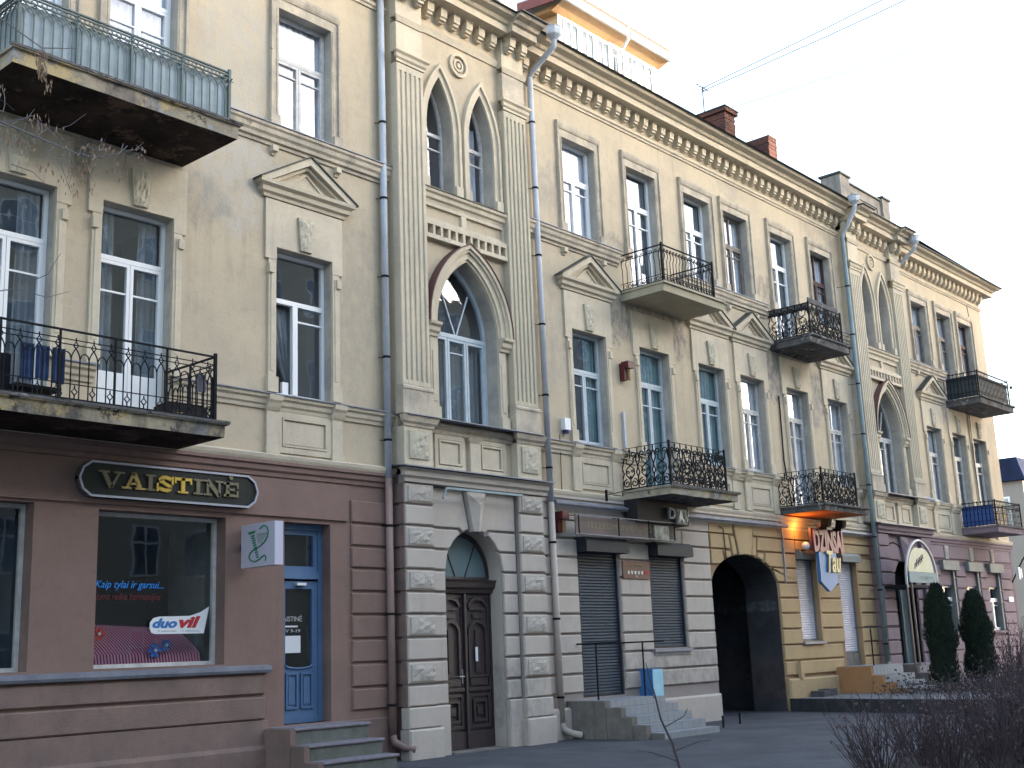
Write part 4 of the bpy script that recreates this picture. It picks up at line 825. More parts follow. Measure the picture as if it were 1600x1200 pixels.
MB().box(r[0]+.20, r[0]+.50, Y+.03, Y+.043, 1.80, 2.06).build('paper_notice', 'white', bd, (r[0], Y, 1.9))

# ---- roller shutters
def shutter(r, m_, bm, y=.05, bx_=(.3, .26), name='roller_shutter', zb=None, pitch=.06):
    x0, x1, z0, z1 = r; zb = z0 if zb is None else zb
    mb = MB(); n = int((z1-.2-zb)/pitch); pts = []
    for i in range(n+1):
        z = zb+.03+i*(z1-.2-zb-.03)/n; pts += [(y, z), (y-.012, z+pitch*.25), (y-.012, z+pitch*.65), (y+.006, z+pitch*.9)] if i < n else [(y, z)]
    for i in range(len(pts)-1): mb.quad((x0+.02, pts[i][0], pts[i][1]), (x1-.02, pts[i][0], pts[i][1]), (x1-.02, pts[i+1][0], pts[i+1][1]), (x0+.02, pts[i+1][0], pts[i+1][1]))
    s = mb.build(name, m_, B, ((x0+x1)/2, y, zb)); s['label'] = 'closed ribbed roller shutter'
    MB().box(x0-.03, x0+.03, y-.05, y+.03, zb, z1-.2).box(x1-.03, x1+.03, y-.05, y+.03, zb, z1-.2).box(x0+.03, x1-.03, y-.03, y+.01, zb, zb+.05).build('guide_rail', bm, s, (x0, y, zb))
    d, h = bx_
    b = MB(); b.add([(x0-.06,.0,z1-h),(x1+.06,.0,z1-h),(x1+.06,-d,z1-h),(x0-.06,-d,z1-h),(x0-.06,0,z1+.03),(x1+.06,0,z1+.03),(x1+.06,-d*.75,z1+.03),(x0-.06,-d*.75,z1+.03),(x1+.06,-d,z1-.05),(x0-.06,-d,z1-.05)],
      [(0,3,2,1),(4,5,6,7),(3,9,8,2),(9,7,6,8),(0,4,7,9,3),(1,2,8,6,5)]); b.build('shutter_box', bm, s, ((x0+x1)/2, 0, z1))
    MB().quad((x0, y+.06, z0), (x1, y+.06, z0), (x1, y+.06, z1), (x0, y+.06, z1)).build('backing', 'dark', s, (x0, y, z0))
    return s
shutter((19.02, 20.32, .77, 3.83), 'shutter', 'shutbox'); shutter((21.47, 22.70, 1.65, 3.83), 'shutter', 'shutbox')
MB().box(21.35, 22.8, -.12, 0, 1.57, 1.63).box(21.4, 22.75, -.07, 0, 1.50, 1.57).build('window_sill', 'tin', B, (22, 0, 1.6))
shutter((27.9, 28.87, 1.68, 3.9), 'shutwhite', 'greyframe', .12, (.2, .2)); shutter((30.18, 31.14, 1.0, 3.9), 'shutwhite', 'greyframe', .12, (.2, .2), zb=1.33)
MB().box(27.82, 28.95, -.12, 0, 1.60, 1.66).build('window_sill', 'tin', B, (28.4, 0, 1.6))
for a in ((28.87, 1.68), (31.14, 1.0)):
    MB().box(a[0]-.004, a[0]+.004, -.03, .2, a[1], 3.7).box(a[0]-.002, a[0]+.07, -.06, -.03, a[1], 3.7).build('jamb_board', mat('tan_paint', (.33, .22, .12), .7), B, (a[0], 0, a[1]))
MB().box(30.18, 31.14, .05, .16, 1.0, 1.32).build('threshold', 'concrete', B, (30.6, 0, 1))
# bay 2 doorway
cx2 = 32.15+1.78
MB().box(cx2-.74, cx2+.74, .2, .26, 0, 3.9).build('doorway', 'dark', B, (cx2, .2, 0))
MB().box(cx2+.25, cx2+.66, .1, .18, .9, 3.1).build('door_leaf', mat('teal_grey_door', (.13, .17, .18), .6), B, (cx2, .1, .9))

# ---- balconies: slab (part) with rails, posts and balusters (sub-parts)
def spiral(cx, cz, r0, r1, a0, turns, n=12, y=0):
    return [(cx+(r0+(r1-r0)*i/n)*math.cos(a0+turns*2*PI*i/n), y, cz+(r0+(r1-r0)*i/n)*math.sin(a0+turns*2*PI*i/n)) for i in range(n+1)]
def unit(style, h):
    mb = MB(); p = .009
    T_ = lambda pts, r=p, n=4: mb.tube(pts, r, n, False)
    if style == 'diamond':      # pitch .24: two bars joining in a pointed arch below a ring, ring at the foot
        for s in (-1, 1):
            T_([(s*.06,0,.02),(s*.06,0,h*.62),(s*.05,0,h*.68),(s*.02,0,h*.745),(0,0,h*.77)]); T_([(s*.06,0,h*.62),(s*.08,0,h*.69),(s*.12,0,h*.715)])
        T_([(0,0,h*.77),(.035,0,h*.82),(0,0,h*.875),(-.035,0,h*.82),(0,0,h*.77)]); T_([(0,0,h*.875),(0,0,h*.93)]); T_([(0,0,h*.10),(.04,0,h*.15),(0,0,h*.2),(-.04,0,h*.15),(0,0,h*.10)]); T_([(0,0,.02),(0,0,h*.10)]); T_([(0,0,h*.2),(0,0,h*.24)])
        return mb, .24
    if style == 'lace':         # interlaced pointed arches on straight bars
        T_([(0,0,.0),(0,0,h*.68)], .010)
        for s in (-1, 1): T_([(0,0,h*.66),(s*.02,0,h*.74),(s*.075,0,h*.81),(s*.14,0,h*.87)], .010); T_([(0,0,h*.87),(s*.04,0,h*.92),(s*.0,0,h*.985)], .009)
        return mb, .135
    if style == 'curl':         # bellied bar with a curl under the handrail
        T_([(0,0,.02),(0,0,h*.60),(0,-.03,h*.68),(0,-.035,h*.76),(0,0,h*.84)], .009); T_([(x, y-.01, z) for x, y, z in spiral(.035, h*.90, .045, .012, PI, 1.2, 9)], .009)
        T_(spiral(.055, h*.12, .04, .04, 0, 1, 8), .007)
        return mb, .118
    if style == 'scroll':       # heavy cast pattern: paired C scrolls below, hearts above, volutes at the top
        r = .015
        for s in (-1, 1):
            T_(spiral(s*.095, h*.17, .095, .022, PI/2 if s > 0 else PI/2, -1.3*s, 14), r)
            T_([(s*.20,0,h*.05),(s*.205,0,h*.3),(s*.16,0,h*.42),(s*.205,0,h*.56),(s*.15,0,h*.74),(s*.19,0,h*.9)], r)
            T_(spiral(s*.085, h*.86, .075, .02, -PI/2, 1.25*s, 12), r); T_([(s*.02,0,h*.28),(s*.11,0,h*.40),(s*.10,0,h*.52),(0,0,h*.60)], r*.9)
            T_([(0,0,h*.60),(s*.09,0,h*.68),(s*.085,0,h*.78)], r*.9); T_(spiral(s*.06, h*.46, .04, .012, 0, s*1.1, 8), r*.8)
        for z in (.30, .60, .33, .97): mb.box(-.018, .018, -.012, .012, h*z-.018, h*z+.018)
        T_([(0,0,h*.0),(0,0,h*.34)], r); T_([(0,0,h*.78),(0,0,h*1.04)], r*.9); T_([(.2,0,h*.9),(.2,0,h*1.03)], r*.9)
        return mb, .41
    if style == 'spear':
        T_([(0,0,.0),(0,0,h*1.06)], .010); T_([(-.03,0,h*.5),(0,0,h*.55),(.03,0,h*.5)], .008); T_(spiral(.05, h*.78, .04, .01, PI, 1, 8), .008); mb.box(-.014, .014, -.014, .014, h*1.0, h*1.07)
        return mb, .125
UC = {}
def balcony(x0, x1, d, zt, zb, rx0, rx1, rh, style, slabm, ironm='iron', soff='soffit', label=None, brk=True, edge=True, rd=None):
    rd = rd or d-.06
    mb = MB(); mb.m = 0
    n = 14; rnd = random.Random(x0)
    # ragged broken edge of the slab: front face in several strips with slight irregularity
    jj = [rnd.uniform(-.012, .012) if brk else 0 for _ in range(n+1)]
    for i in range(n):
        a, b = x0+(x1-x0)*i/n, x0+(x1-x0)*(i+1)/n
        mb.quad((a,-d+.02+jj[i],zt-.045), (b,-d+.02+jj[i+1],zt-.045), (b,-d+.045+jj[i+1],zb+jj[i+1]*.8), (a,-d+.045+jj[i],zb+jj[i]*.8))
        mb.m = 1; mb.quad((a,-d+.045+jj[i],zb+jj[i]*.8), (b,-d+.045+jj[i+1],zb+jj[i+1]*.8), (b,0,zb-.01), (a,0,zb-.01)); mb.m = 0
    for x in (x0, x1): mb.quad((x,-d+.03,zt-.045), (x,0,zt-.045), (x,0,zb-.01), (x,-d+.045,zb))
    mb.box(x0-.03, x1+.03, -d-.02, -.002, zt-.046, zt)
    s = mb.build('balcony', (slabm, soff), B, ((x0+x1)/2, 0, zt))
    if label: s['label'] = label
    if edge: MB().box(x0-.045, x1+.045, -d-.035, -d+.015, zt-.03, zt+.008).build('slab_flashing', 'slabdark', s, (x0, -d, zt))
    key = (style, round(rh, 2))
    if key not in UC:
        u, pitch = unit(style, rh-.03); me = bpy.data.meshes.new('baluster'); me.from_pydata(u.v, [], u.f); UC[key] = (me, pitch)
    me, pitch = UC[key]
    if not me.materials: me.materials.append(MA[ironm])
    def rail(ax, ay, bx_, by):
        L = math.hypot(bx_-ax, by-ay); k = max(1, round(L/pitch)); an = math.atan2(by-ay, bx_-ax)
        dx, dy = (bx_-ax)/L, (by-ay)/L
        def bar(z, r, hgt):
            nx, ny = -dy*r, dx*r
            MB().add([(ax+nx,ay+ny,z),(bx_+nx,by+ny,z),(bx_-nx,by-ny,z),(ax-nx,ay-ny,z),(ax+nx,ay+ny,z+hgt),(bx_+nx,by+ny,z+hgt),(bx_-nx,by-ny,z+hgt),(ax-nx,ay-ny,z+hgt)], [(0,1,2,3),(4,5,6,7),(0,1,5,4),(1,2,6,5),(2,3,7,6),(3,0,4,7)]).build('rail', ironm, s, (ax, ay, zt))
        if style == 'scroll': bar(zt+.02, .012, .02); bar(zt+rh-.005, .006, .012)
        else:
            bar(zt+rh-.02, .016, .022); bar(zt+.03, .009, .016)
            if style == 'diamond': bar(zt+rh*.86, .006, .012); bar(zt+rh*.79, .006, .012); bar(zt+rh*.24, .006, .012)
            if style == 'lace': bar(zt+rh*.84, .012, .02); bar(zt+rh*.92, .012, .02)
            if style in ('curl', 'spear'): bar(zt+rh*.82, .008, .014); bar(zt+rh*.2, .006, .012)
        for i in range(k):
            f = (i+.5)/k; o = link('baluster', me, s, (ax+(bx_-ax)*f, ay+(by-ay)*f, zt), an)
        if style in ('diamond', 'lace', 'scroll'):
            m_ = max(1, round(L/(.72 if style != 'scroll' else 5)))
            for i in range(1, m_):
                f = i/m_; MB().box(ax+(bx_-ax)*f-.012, ax+(bx_-ax)*f+.012, ay+(by-ay)*f-.012, ay+(by-ay)*f+.012, zt, zt+rh).build('post', ironm, s, (ax+(bx_-ax)*f, ay+(by-ay)*f, zt))
    rail(rx0, -.0, rx0, -rd); rail(rx0, -rd, rx1, -rd); rail(rx1, -rd, rx1, 0)
    for x in (rx0, rx1): MB().box(x-.02, x+.02, -rd-.02, -rd+.02, zt, zt+rh+.04).build('corner_post', ironm, s, (x, -rd, zt))
    return s
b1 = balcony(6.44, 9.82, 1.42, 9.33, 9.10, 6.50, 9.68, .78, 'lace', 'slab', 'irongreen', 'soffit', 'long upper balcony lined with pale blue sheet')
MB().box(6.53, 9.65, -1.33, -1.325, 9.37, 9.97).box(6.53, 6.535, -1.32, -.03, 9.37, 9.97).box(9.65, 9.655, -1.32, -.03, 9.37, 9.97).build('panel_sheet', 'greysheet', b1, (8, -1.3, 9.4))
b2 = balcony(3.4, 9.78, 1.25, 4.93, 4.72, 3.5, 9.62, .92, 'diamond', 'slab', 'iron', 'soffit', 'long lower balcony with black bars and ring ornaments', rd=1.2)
b3 = balcony(21.03, 23.45, 1.18, 9.36, 9.15, 21.08, 23.12, .85, 'curl', 'slabclean', 'iron', 'slabclean', 'clean beige balcony slab with bellied bars', False, False)
b4 = balcony(20.66, 23.25, 1.27, 4.91, 4.72, 20.72, 22.86, .89, 'scroll', 'slab', 'iron', 'slabdark', 'balcony with dense cast scroll railing')
b5 = balcony(27.55, 29.72, 1.23, 9.31, 9.10, 27.6, 29.36, .84, 'scroll', 'slabdark', 'iron', 'slabdark', 'soot black balcony with scroll railing')
b6 = balcony(27.32, 29.72, 1.26, 4.97, 4.80, 27.36, 29.2, .86, 'scroll', 'slabdark', 'iron', mat('soffit_lamp_glow_colour', (.50, .17, .04), .8), 'balcony with scroll railing and orange lamp glow coloured onto its underside')  # orange lamp glow on the underside is put into the soffit colour
b7 = balcony(39.1, 42.15, 1.17, 9.25, 9.03, 39.15, 41.9, .84, 'spear', 'slabdark', 'iron', 'slabdark', 'small end balcony closed with dark sheets')
MB().box(39.18, 41.87, -1.08, -1.07, 9.29, 9.98).box(39.18, 39.19, -1.06, -.05, 9.29, 9.98).build('panel_sheet', mat('dark_blue_grey_sheet', (.045, .06, .07), .7, 0, (.02, .03, .035), 3), b7, (40, -1, 9.3))
b8 = balcony(39.15, 41.6, 1.19, 5.05, 4.84, 39.2, 41.45, .78, 'spear', 'mauve', 'iron', 'mauve', 'end balcony with one blue sheet')
MB().box(39.22, 39.23, -1.06, -.05, 5.09, 5.72).box(39.23, 39.3, -1.10, -1.09, 5.09, 5.72).build('panel_sheet', mat('bright_blue_sheet', (.03, .08, .27), .6), b8, (39.2, -.5, 5.1))
MB().box(27.66, 29.3, -1.15, -1.12, 10.16, 10.30).box(27.62, 27.66, -1.12, -.02, 9.98, 10.17).build('railing_board', 'slabdark', b5, (28, -1.1, 10.2))

# ---- steps
def steps(name, label, x0, x1, lv, mt, msd, nose=None, tiles=0, side=True):
    """lv = [(z top, y front)...] from the landing down"""
    t = thing(name, label, 'steps', ((x0+x1)/2, lv[0][1], GZ))
    for i, (z, y) in enumerate(lv):
        zb = (lv[i+1][0] if i+1 < len(lv) else GZ-.02); yb = 0 if i == 0 else lv[i-1][1]
        if nose:
            MB().box(x0+.02, x1-.02, y+.03, yb if i else 0, zb-.0, z-.045).build('riser', mt, t, (x0, y, zb))
            MB().poly([(x0-.02, z-.045), (x1+.02, z-.045), (x1+.02, z), (x0-.02, z)], yb+.03 if i else 0, y, .012).build('tread', nose, t, (x0, y, z))
        elif tiles:
            w_ = (x1-x0)/tiles
            MB().box(x0+.004, x1-.004, y+.006, yb, zb-.01, z-.006).build('step_core', msd, t, (x0, y, zb))
            for k in range(tiles):
                a, b = x0+k*w_+.004, x0+(k+1)*w_-.004
                MB().box(a, b, y, y+.006, zb+.004, z-.001).build('riser_tile', mt, t, (a, y, zb))
                MB().box(a, b, y+.004, yb-.003 if i else -.003, z-.006, z).build('tread_tile', mt, t, (a, y, z))
    if side:
        sd = MB(); P = []
        xa, xb = x0-.10, x0+.0
        for i, (z, y) in enumerate(lv):
            yb = 0 if i == 0 else lv[i-1][1]; yy = y+.01
            sd.box(xa, xb, yy, yb if i else 0, GZ-.03, z-.01)
        sd.build('side_wall', msd, t, (x0, 0, 0))
    return t
ph = steps('entrance_steps', 'three worn stone steps with pink sides up to the blue pharmacy door', 11.44, 12.86, [(.73, -.69), (.50, -1.0), (.28, -1.32)], 'terrazzo', 'pinkdirty', 'nosing')
tl = steps('tiled_steps', 'grey tiled steps with rough concrete side up to the first dark shutter', 18.62, 20.45, [(.73, -.9), (.60, -1.2), (.45, -1.5), (.30, -1.8), (.16, -2.1)], 'tile', 'concrete', None, 9, False)
MB().box(18.44, 18.615, -.93, -.02, 0, .735).box(18.46, 18.615, -1.28, -.935, 0, .61).box(18.45, 18.615, -1.52, -1.285, 0, .44).box(18.47, 18.615, -1.80, -1.525, 0, .30).build('side_wall', 'concrete', tl, (18.5, -.5, 0))
ob = steps('shop_steps', 'tiled steps with orange side wall beside the yellow shop front', 29.58, 31.35, [(1.0, -1.0), (.77, -1.3), (.60, -1.6), (.44, -1.9)], 'tile', mat('orange_tile', (.38, .20, .09), .8, 0, (.33, .17, .08), 2), None, 9)
E2 = steps('canopy_steps', 'pale steps below the arched canopy of the mauve bay', 32.6, 35.2, [(.95, -.9), (.72, -1.2), (.5, -1.5)], 'nosing', 'concrete', None, 10)
def handrail(x, lab, z0):
    t = thing('handrail', lab, 'handrail', (x, -.5, z0)); MB().tube([(x, -.5, z0), (x, -.5, 1.78)], .018, 6).build('post', 'iron', t, (x, -.5, z0)); MB().box(x-.025, x+.025, -1.02, -.0, 1.77, 1.80).build('bar', 'iron', t, (x, -.5, 1.78))
handrail(18.82, 'thin black handrail on one post at the left edge of the tiled steps', .73); handrail(20.35, 'thin black handrail on one post beside the blue meter box', .73)
t = thing('handrail', 'thin iron handrail in front of the yellow shop steps', 'handrail', (30.3, -1, .3))
MB().tube([(29.75, -.95, 1.0), (29.75, -.95, 1.93)], .018, 6).build('post', 'iron', t, (29.7, -.95, .9)); MB().tube([(28.9, -.95, 1.95), (31.6, -.95, 1.95)], .015, 6).build('bar', 'iron', t, (29.7, -.95, 1.9))
mb = thing('meter_box', 'light blue metal meter box standing by the tiled steps', 'box', (21.05, -.15, .7))
MB().box(20.85, 21.22, -.34, -.0, .62, 1.24).build('body', mat('cobalt_side', (.04, .15, .38), .5), mb, (21, -.1, .7)); MB().box(20.86, 21.21, -.355, -.34, .64, 1.23).build('door', mat('sky_blue_door', (.22, .50, .66), .6, 0, (.35, .58, .68), 5), mb, (21, -.35, .7))
for q, la in (((21.55, -1.5), 'short iron bollard just left of the dark gateway'), ((22.6, -1.25), 'short iron bollard just in front of the gateway')):
    tag(MB().tube([(q[0], q[1], 0), (q[0], q[1], .28)], .022, 6).build('bollard', 'iron', None, (q[0], q[1], 0)), la, 'bollard')
t = tag(MB().box(27.8, 28.2, -.5, -.15, .33, .47).box(28.2, 28.6, -.45, -.15, .33, .50).build('rubble_block', mat('dark_rubble', (.09, .09, .1), .9, 0, (.05, .05, .055), 6, .5), None, (28.2, -.3, .33)), 'two dark rubble blocks lying at the foot of the yellow plinth', 'rubble')

# ---- downpipes
def pipe(x, y, zt, parts, head, nm='drainpipe', bend=None, sb=1, xt=None):
    xt = x if xt is None else xt
    mb = MB(); z0 = parts[0][0]; X_ = lambda z: x+(xt-x)*(z-z0)/(zt-z0)
    p = None
    for k, (za, zb, m_) in enumerate(parts):
        s = MB().tube([(X_(za), y, za), (X_(zb), y, zb)], .062, 12).build(nm if p is None else 'pipe_section', m_, B if p is None else p, (x, y, za), True)
        if p is None: p = s
    el = MB().tube([(x, y, z0+.02), (x+.0, y-.03, z0-.08), (x+.10*sb, y-.16, z0-.16), (x+.24*sb, y-.26, z0-.2)], .065, 12, False).build('spout', parts[0][2], p, (x, y, z0), True)
    for z in [parts[0][0]+.5+i*1.45 for i in range(int((zt-parts[0][0])/1.45))]:
        MB().tube([(X_(z), y, z-.02), (X_(z), y, z+.02)], .07, 12).tube([(X_(z), y+.02, z), (X_(z)-.08, 0, z+.01)], .008, 4).build('bracket', 'iron', p, (x, y, z))
    if head:
        hx, hy, hz = head
        MB().tube([(X_(zt), y, zt-.03), (X_(zt), y-.05, zt+.08), (hx, hy+.02, hz-.28), (hx, hy, hz-.12)], .062, 10, False).build('offset_pipe', 'pipe', p, (x, y, zt), True)
        hb = MB(); vs = []; 
        for r, z in ((.07, hz-.14), (.16, hz-.04), (.17, hz+.10), (.19, hz+.13)):
            for i in range(8): vs.append((hx+r*math.cos(2*PI*i/8), hy+r*math.sin(2*PI*i/8), z))
        hb.add(vs, [(r*8+i, r*8+(i+1) % 8, r*8+8+(i+1) % 8, r*8+8+i) for r in range(3) for i in range(8)]); hb.build('rain_hopper', 'pipe', p, (hx, hy, hz))
pipe(13.86, -.12, 13.3, [(.42, 4.62, 'pipepink'), (4.62, 13.9, 'pipe')], None)
pipe(18.16, -.12, 13.45, [(.32, 4.5, 'pipecream'), (4.5, 13.45, 'pipe')], (18.05, -.85, 14.15), xt=18.08)
pipe(32.0, -.30, 13.2, [(1.02, 13.2, 'pipegreen')], (31.75, -.85, 14.12), xt=31.9)
pipe(35.9, -.15, 13.1, [(5.9, 13.1, 'pipe')], (35.85, -.85, 13.85))
# cables and iron stays on the front
def cable(pts, r=.012, name='cable', m_='iron'): return MB().tube(pts, r, 4).build(name, m_, B, pts[0])
cable([(27.75, -.03, 7.9), (27.72, -.03, 6.2), (27.95, -.03, 4.9)], .02); cable([(27.15, -.08, 4.6), (27.2, -.08, 4.3), (27.2, -.06, 3.1)], .025, 'conduit', 'tin'); cable([(24.3, -.07, 4.35), (24.45, -.07, 4.3), (24.5, -.07, 3.6)], .012)
cable([(42.0, -.03, 13.2), (42.2, -.03, 12.2), (42.2, -.03, 10.4)], .01); cable([(18.6, -.03, 4.6), (18.62, -.03, 5.9)], .008); cable([(40.9, -.05, 9), (40.85, -.05, 7.5), (40.9, -.05, 6)], .012)
MB().box(20.80, 20.86, -.06, 0, 5.85, 6.62).build('metal_strip', 'pipe', B, (20.8, 0, 6)); cable([(19.7, -.3, 4.72), (20.7, -.6, 4.95)], .012, 'stay_bar'); MB().box(19.68, 19.72, -.32, -.28, 4.6, 4.83).build('stay_plate', 'iron', B, (19.7, -.3, 4.7))
cable([(14.75, -.52, 4.30), (14.85, -.50, 4.48), (16.9, -.46, 4.50)], .028, 'bay_gutter', 'pipegreen')

# ---- roof: chimneys, attic blocks, dormers, antenna
def chimney(x0, x1, y0, y1, z0, z1, cap=.08):
    c = MB(); rnd = random.Random(x0); n = int((z1-z0)/.085)
    for j in range(n):   # courses of brick with small offsets so that the arrises are ragged
        a = rnd.uniform(-.012, .012); b = rnd.uniform(-.012, .012); c.box(x0+a, x1+b, y0-b, y1, z0+j*.085, z0+(j+1)*.085-.008)
    ch = c.build('chimney', 'brick', B, (x0, y0, z0))
    MB().box(x0-cap, x1+cap, y0-cap, y1+cap, z1-.16, z1-.03).build('chimney_cap', 'brick', ch, (x0, y0, z1)); MB().box(x0-cap-.03, x1+cap+.03, y0-cap-.03, y1+cap+.03, z1-.03, z1).build('cap_sheet', 'tindark', ch, (x0, y0, z1))
chimney(30.6, 31.2, 2.5, 4.7, 15.2, 17.85); 
c2 = MB(); rnd = random.Random(5)
for j in range(30): a = rnd.uniform(-.014, .014); c2.box(33.28+a, 33.80+rnd.uniform(-.02, .02), 2.5-a, 4.4-(.35 if j > 26 else 0)-(.25 if j > 28 else 0), 15.2+j*.085, 15.2+(j+1)*.085-.008)
c2.build('chimney', 'brick', B, (33.3, 2.5, 15.2))
MB().box(34.2, 34.6, 1.2, 1.6, 14.9, 15.9).build('roof_vent', 'tindark', B, (34.4, 1.4, 15))
def attic(x0, x1, y0, zb, zt, m_, side):
    a = MB(); a.box(x0, x0+.62, y0, y0+.62, zb, zt-.08); a.box(x1-.5, x1, y0, y0+.6, zb, zt-.1); a.box(x0+.62, x1-.5, y0+.08, y0+.5, zb, zt-.2)
    a = a.build('attic_wall', m_, B, (x0, y0, zb)); MB().box(x0-.05, x0+.67, y0-.05, y0+.67, zt-.08, zt-.02).build('coping', 'tindark', a, (x0, y0, zt)); MB().box(x1-.55, x1+.05, y0-.05, y0+.65, zt-.1, zt-.04).build('coping', 'tindark', a, (x1, y0, zt))
    MB().box(x0+.67, x1-.55, y0+.03, y0+.55, zt-.2, zt-.15).build('coping', 'tindark', a, (x0, y0, zt-.3))
    frame = MB(); frame_rect(frame, x0+.85, x1-.75, zb+.12, zt-.45, y0+.05, y0+.08, .07); frame.build('attic_panel', m_, a, (x0, y0, zb))
attic(32.16, 35.56, -.30, 14.0, 15.32, mat('grey_attic_plaster', (.30, .27, .235), .95, 0, (.18, .165, .15), 3, .6, 20, .2, ((.1, .09, .08), .7)), 0); attic(14.06, 17.55, -.30, 14.2, 15.4, 'whitewall', 0)
def dormer(x0, x1, yw, z0, z1, lab, rail=True):
    d = MB().box(x0, x1, yw+.02, yw+3.2, z0, z1).build('dormer', 'whitewall', B, (x0, yw, z0)); d['label'] = lab
    rs = .12   # slope of the roof per metre
    r = MB(); r.add([(x0-.25,yw-.42,z1+.40),(x1+.12,yw-.42,z1+.40),(x1+.12,yw+3.4,z1+.86),(x0-.25,yw+3.4,z1+.86),(x0-.25,yw-.42,z1+.44),(x1+.12,yw-.42,z1+.44),(x1+.12,yw+3.4,z1+.90),(x0-.25,yw+3.4,z1+.90)], [(4,5,6,7),(0,1,5,4),(1,2,6,5),(2,3,7,6),(3,0,4,7),(0,3,2,1)]); r.build('dormer_roof', 'whitewall', d, (x0, yw, z1))
    fa = MB(); fa.box(x0-.24, x1+.11, yw-.40, yw-.36, z1+.27, z1+.399); fa.add([(x0-.25,yw-.40,z1+.16),(x0-.25,yw+3.3,z1+.60),(x0-.25,yw+3.3,z1+.84),(x0-.25,yw-.40,z1+.40),(x0-.21,yw-.40,z1+.16),(x0-.21,yw+3.3,z1+.60),(x0-.21,yw+3.3,z1+.84),(x0-.21,yw-.40,z1+.40)], [(0,1,2,3),(4,7,6,5),(0,3,7,4),(0,4,5,1)]); fa.add([(x1+.115,yw-.40,z1+.16),(x1+.115,yw+3.3,z1+.60),(x1+.115,yw+3.3,z1+.84),(x1+.115,yw-.40,z1+.40)], [(0,1,2,3)]); fa.build('fascia', 'redmetal', d, (x0, yw, z1)); d_s = [(x0-.24,yw-.36,z1+.12),(x1+.11,yw-.36,z1+.12),(x1+.11,yw+.02,z1-.02),(x0-.24,yw+.02,z1-.02),(x1+.11,yw+3.3,z1+.5),(x0-.24,yw+3.3,z1+.5),(x0+.01,yw+.02,z1-.02),(x0+.01,yw+3.3,z1+.3)]
    MB().add(d_s, [(0,1,2,3),(3,6,7,5)]).build('soffit', 'larch', d, (x0, yw, z1))
    for k in range(9): MB().box(x0-.012, x0-.0, yw+.02, yw+3.1, z1-.62+k*.10, z1-.525+k*.10).build('board', 'larch', d, (x0, yw, z1-.6+k*.1))
    xm = x0+(x1-x0)*.57
    for a, b in ((x0-.25, xm-.06), (xm+.06, x1+.12)):
        MB().molding(a, b, [(yw-.36,z1+.10),(yw-.42,z1+.10),(yw-.46,z1+.14),(yw-.46,z1+.26),(yw-.36,z1+.26)]).build('gutter', 'whitewall', d, (a, yw, z1)); 
    MB().tube([(xm, yw-.4, z1+.4), (xm, yw-.38, z1+.05), (xm-.02, yw-.1, z1-.3), (xm-.02, yw-.08, z0+.3)], .045, 8).build('downpipe', 'whitewall', d, (xm, yw, z1))
    n = 6; ww = (x1-x0-.3)/n
    for k in range(n):
        a = x0+.15+k*ww; f = MB(); frame_rect(f, a+.02, a+ww-.02, z1-1.15, z1-.05, yw-.03, yw+.04, .07); f.box(a+ww/2-.02, a+ww/2+.02, yw-.02, yw+.03, z1-1.1, z1-.1)
        f.build('window_frame', 'white', d, (a, yw, z1-1.1)); MB().quad((a+.08, yw+.0, z1-1.1), (a+ww-.08, yw+.0, z1-1.1), (a+ww-.08, yw+.0, z1-.1), (a+.08, yw+.0, z1-.1)).build('pane', mat('dormer_glass', (.10, .13, .16), .1, 0, None, 1, 0, 1, .8) if 'dg' not in MA else MA['dg'], d, (a, yw, z1-1))
    f = MB(); frame_rect(f, 0, 1, 0, 1, 0, .01, .1)
    MB().box(x0-.03, x0-.013, yw+.25, yw+1.25, z1-1.3, z1-.68).build('side_window', mat('grey_side_glass', (.25, .28, .30), .15), d, (x0, yw, z1-1)); MB().box(x0-.045, x0-.014, yw+.10, yw+.25, z1-1.3, z1-.62).box(x0-.045, x0-.014, yw+.25, yw+1.4, z1-.68, z1-.62).build('side_frame', 'white', d, (x0, yw, z1-1))
    if rail:
        for k in range(8): x = x0+1.3+k*(x1-x0-1.4)/7; MB().box(x-.012, x+.012, yw-.5, yw-.476, z0-.1, z1-.45).build('rail_post', 'white', d, (x, yw-.5, z0))
        for z in (z1-.47, z1-.75): MB().box(x0+1.3, x1, yw-.49, yw-.47, z, z+.03).build('rail', 'white', d, (x0, yw-.5, z))
dg = MA['dg'] = mat('dormer_glass', (.10, .13, .16), .1, 0, None, 1, 0, 1, .8)
dormer(20.62, 24.62, 1.0, 14.3, 16.40, 'white attic dormer with red roof edge and varnished soffit')
dormer(12.0, 17.0, 1.6, 14.3, 16.45, 'white attic dormer behind the first bay', False)
an = thing('antenna', 'small rooftop television antenna beside the first brick chimney', 'antenna', (30.6, 3.2, 17.85))
MB().tube([(30.6, 3.2, 17.8), (30.6, 3.2, 18.75)], .018, 5).build('mast', 'iron', an, (30.6, 3.2, 17.8))
MB().tube([(30.25, 3.2, 18.72), (30.95, 3.2, 18.72)], .012, 4).build('boom', 'iron', an, (30.6, 3.2, 18.7))
for i in range(4): MB().tube([(30.3+i*.2, 3.0, 18.72), (30.3+i*.2, 3.4, 18.74)], .008, 4).build('element', 'iron', an, (30.3+i*.2, 3.2, 18.72))
MB().tube([(30.6, 3.2, 18.7), (31.2, 3.1, 17.85)], .006, 4).tube([(30.6, 3.2, 18.7), (30.0, 3.4, 17.8)], .006, 4).build('guy_wire', 'iron', an, (30.6, 3.2, 18.2))
WI = [((30.6, 3.2, 18.7), (38.6, -14, 26.5)), ((30.6, 3.25, 18.6), (37.0, -14, 24.6)), ((30.9, 3.2, 17.9), (45, -14, 25.5))]
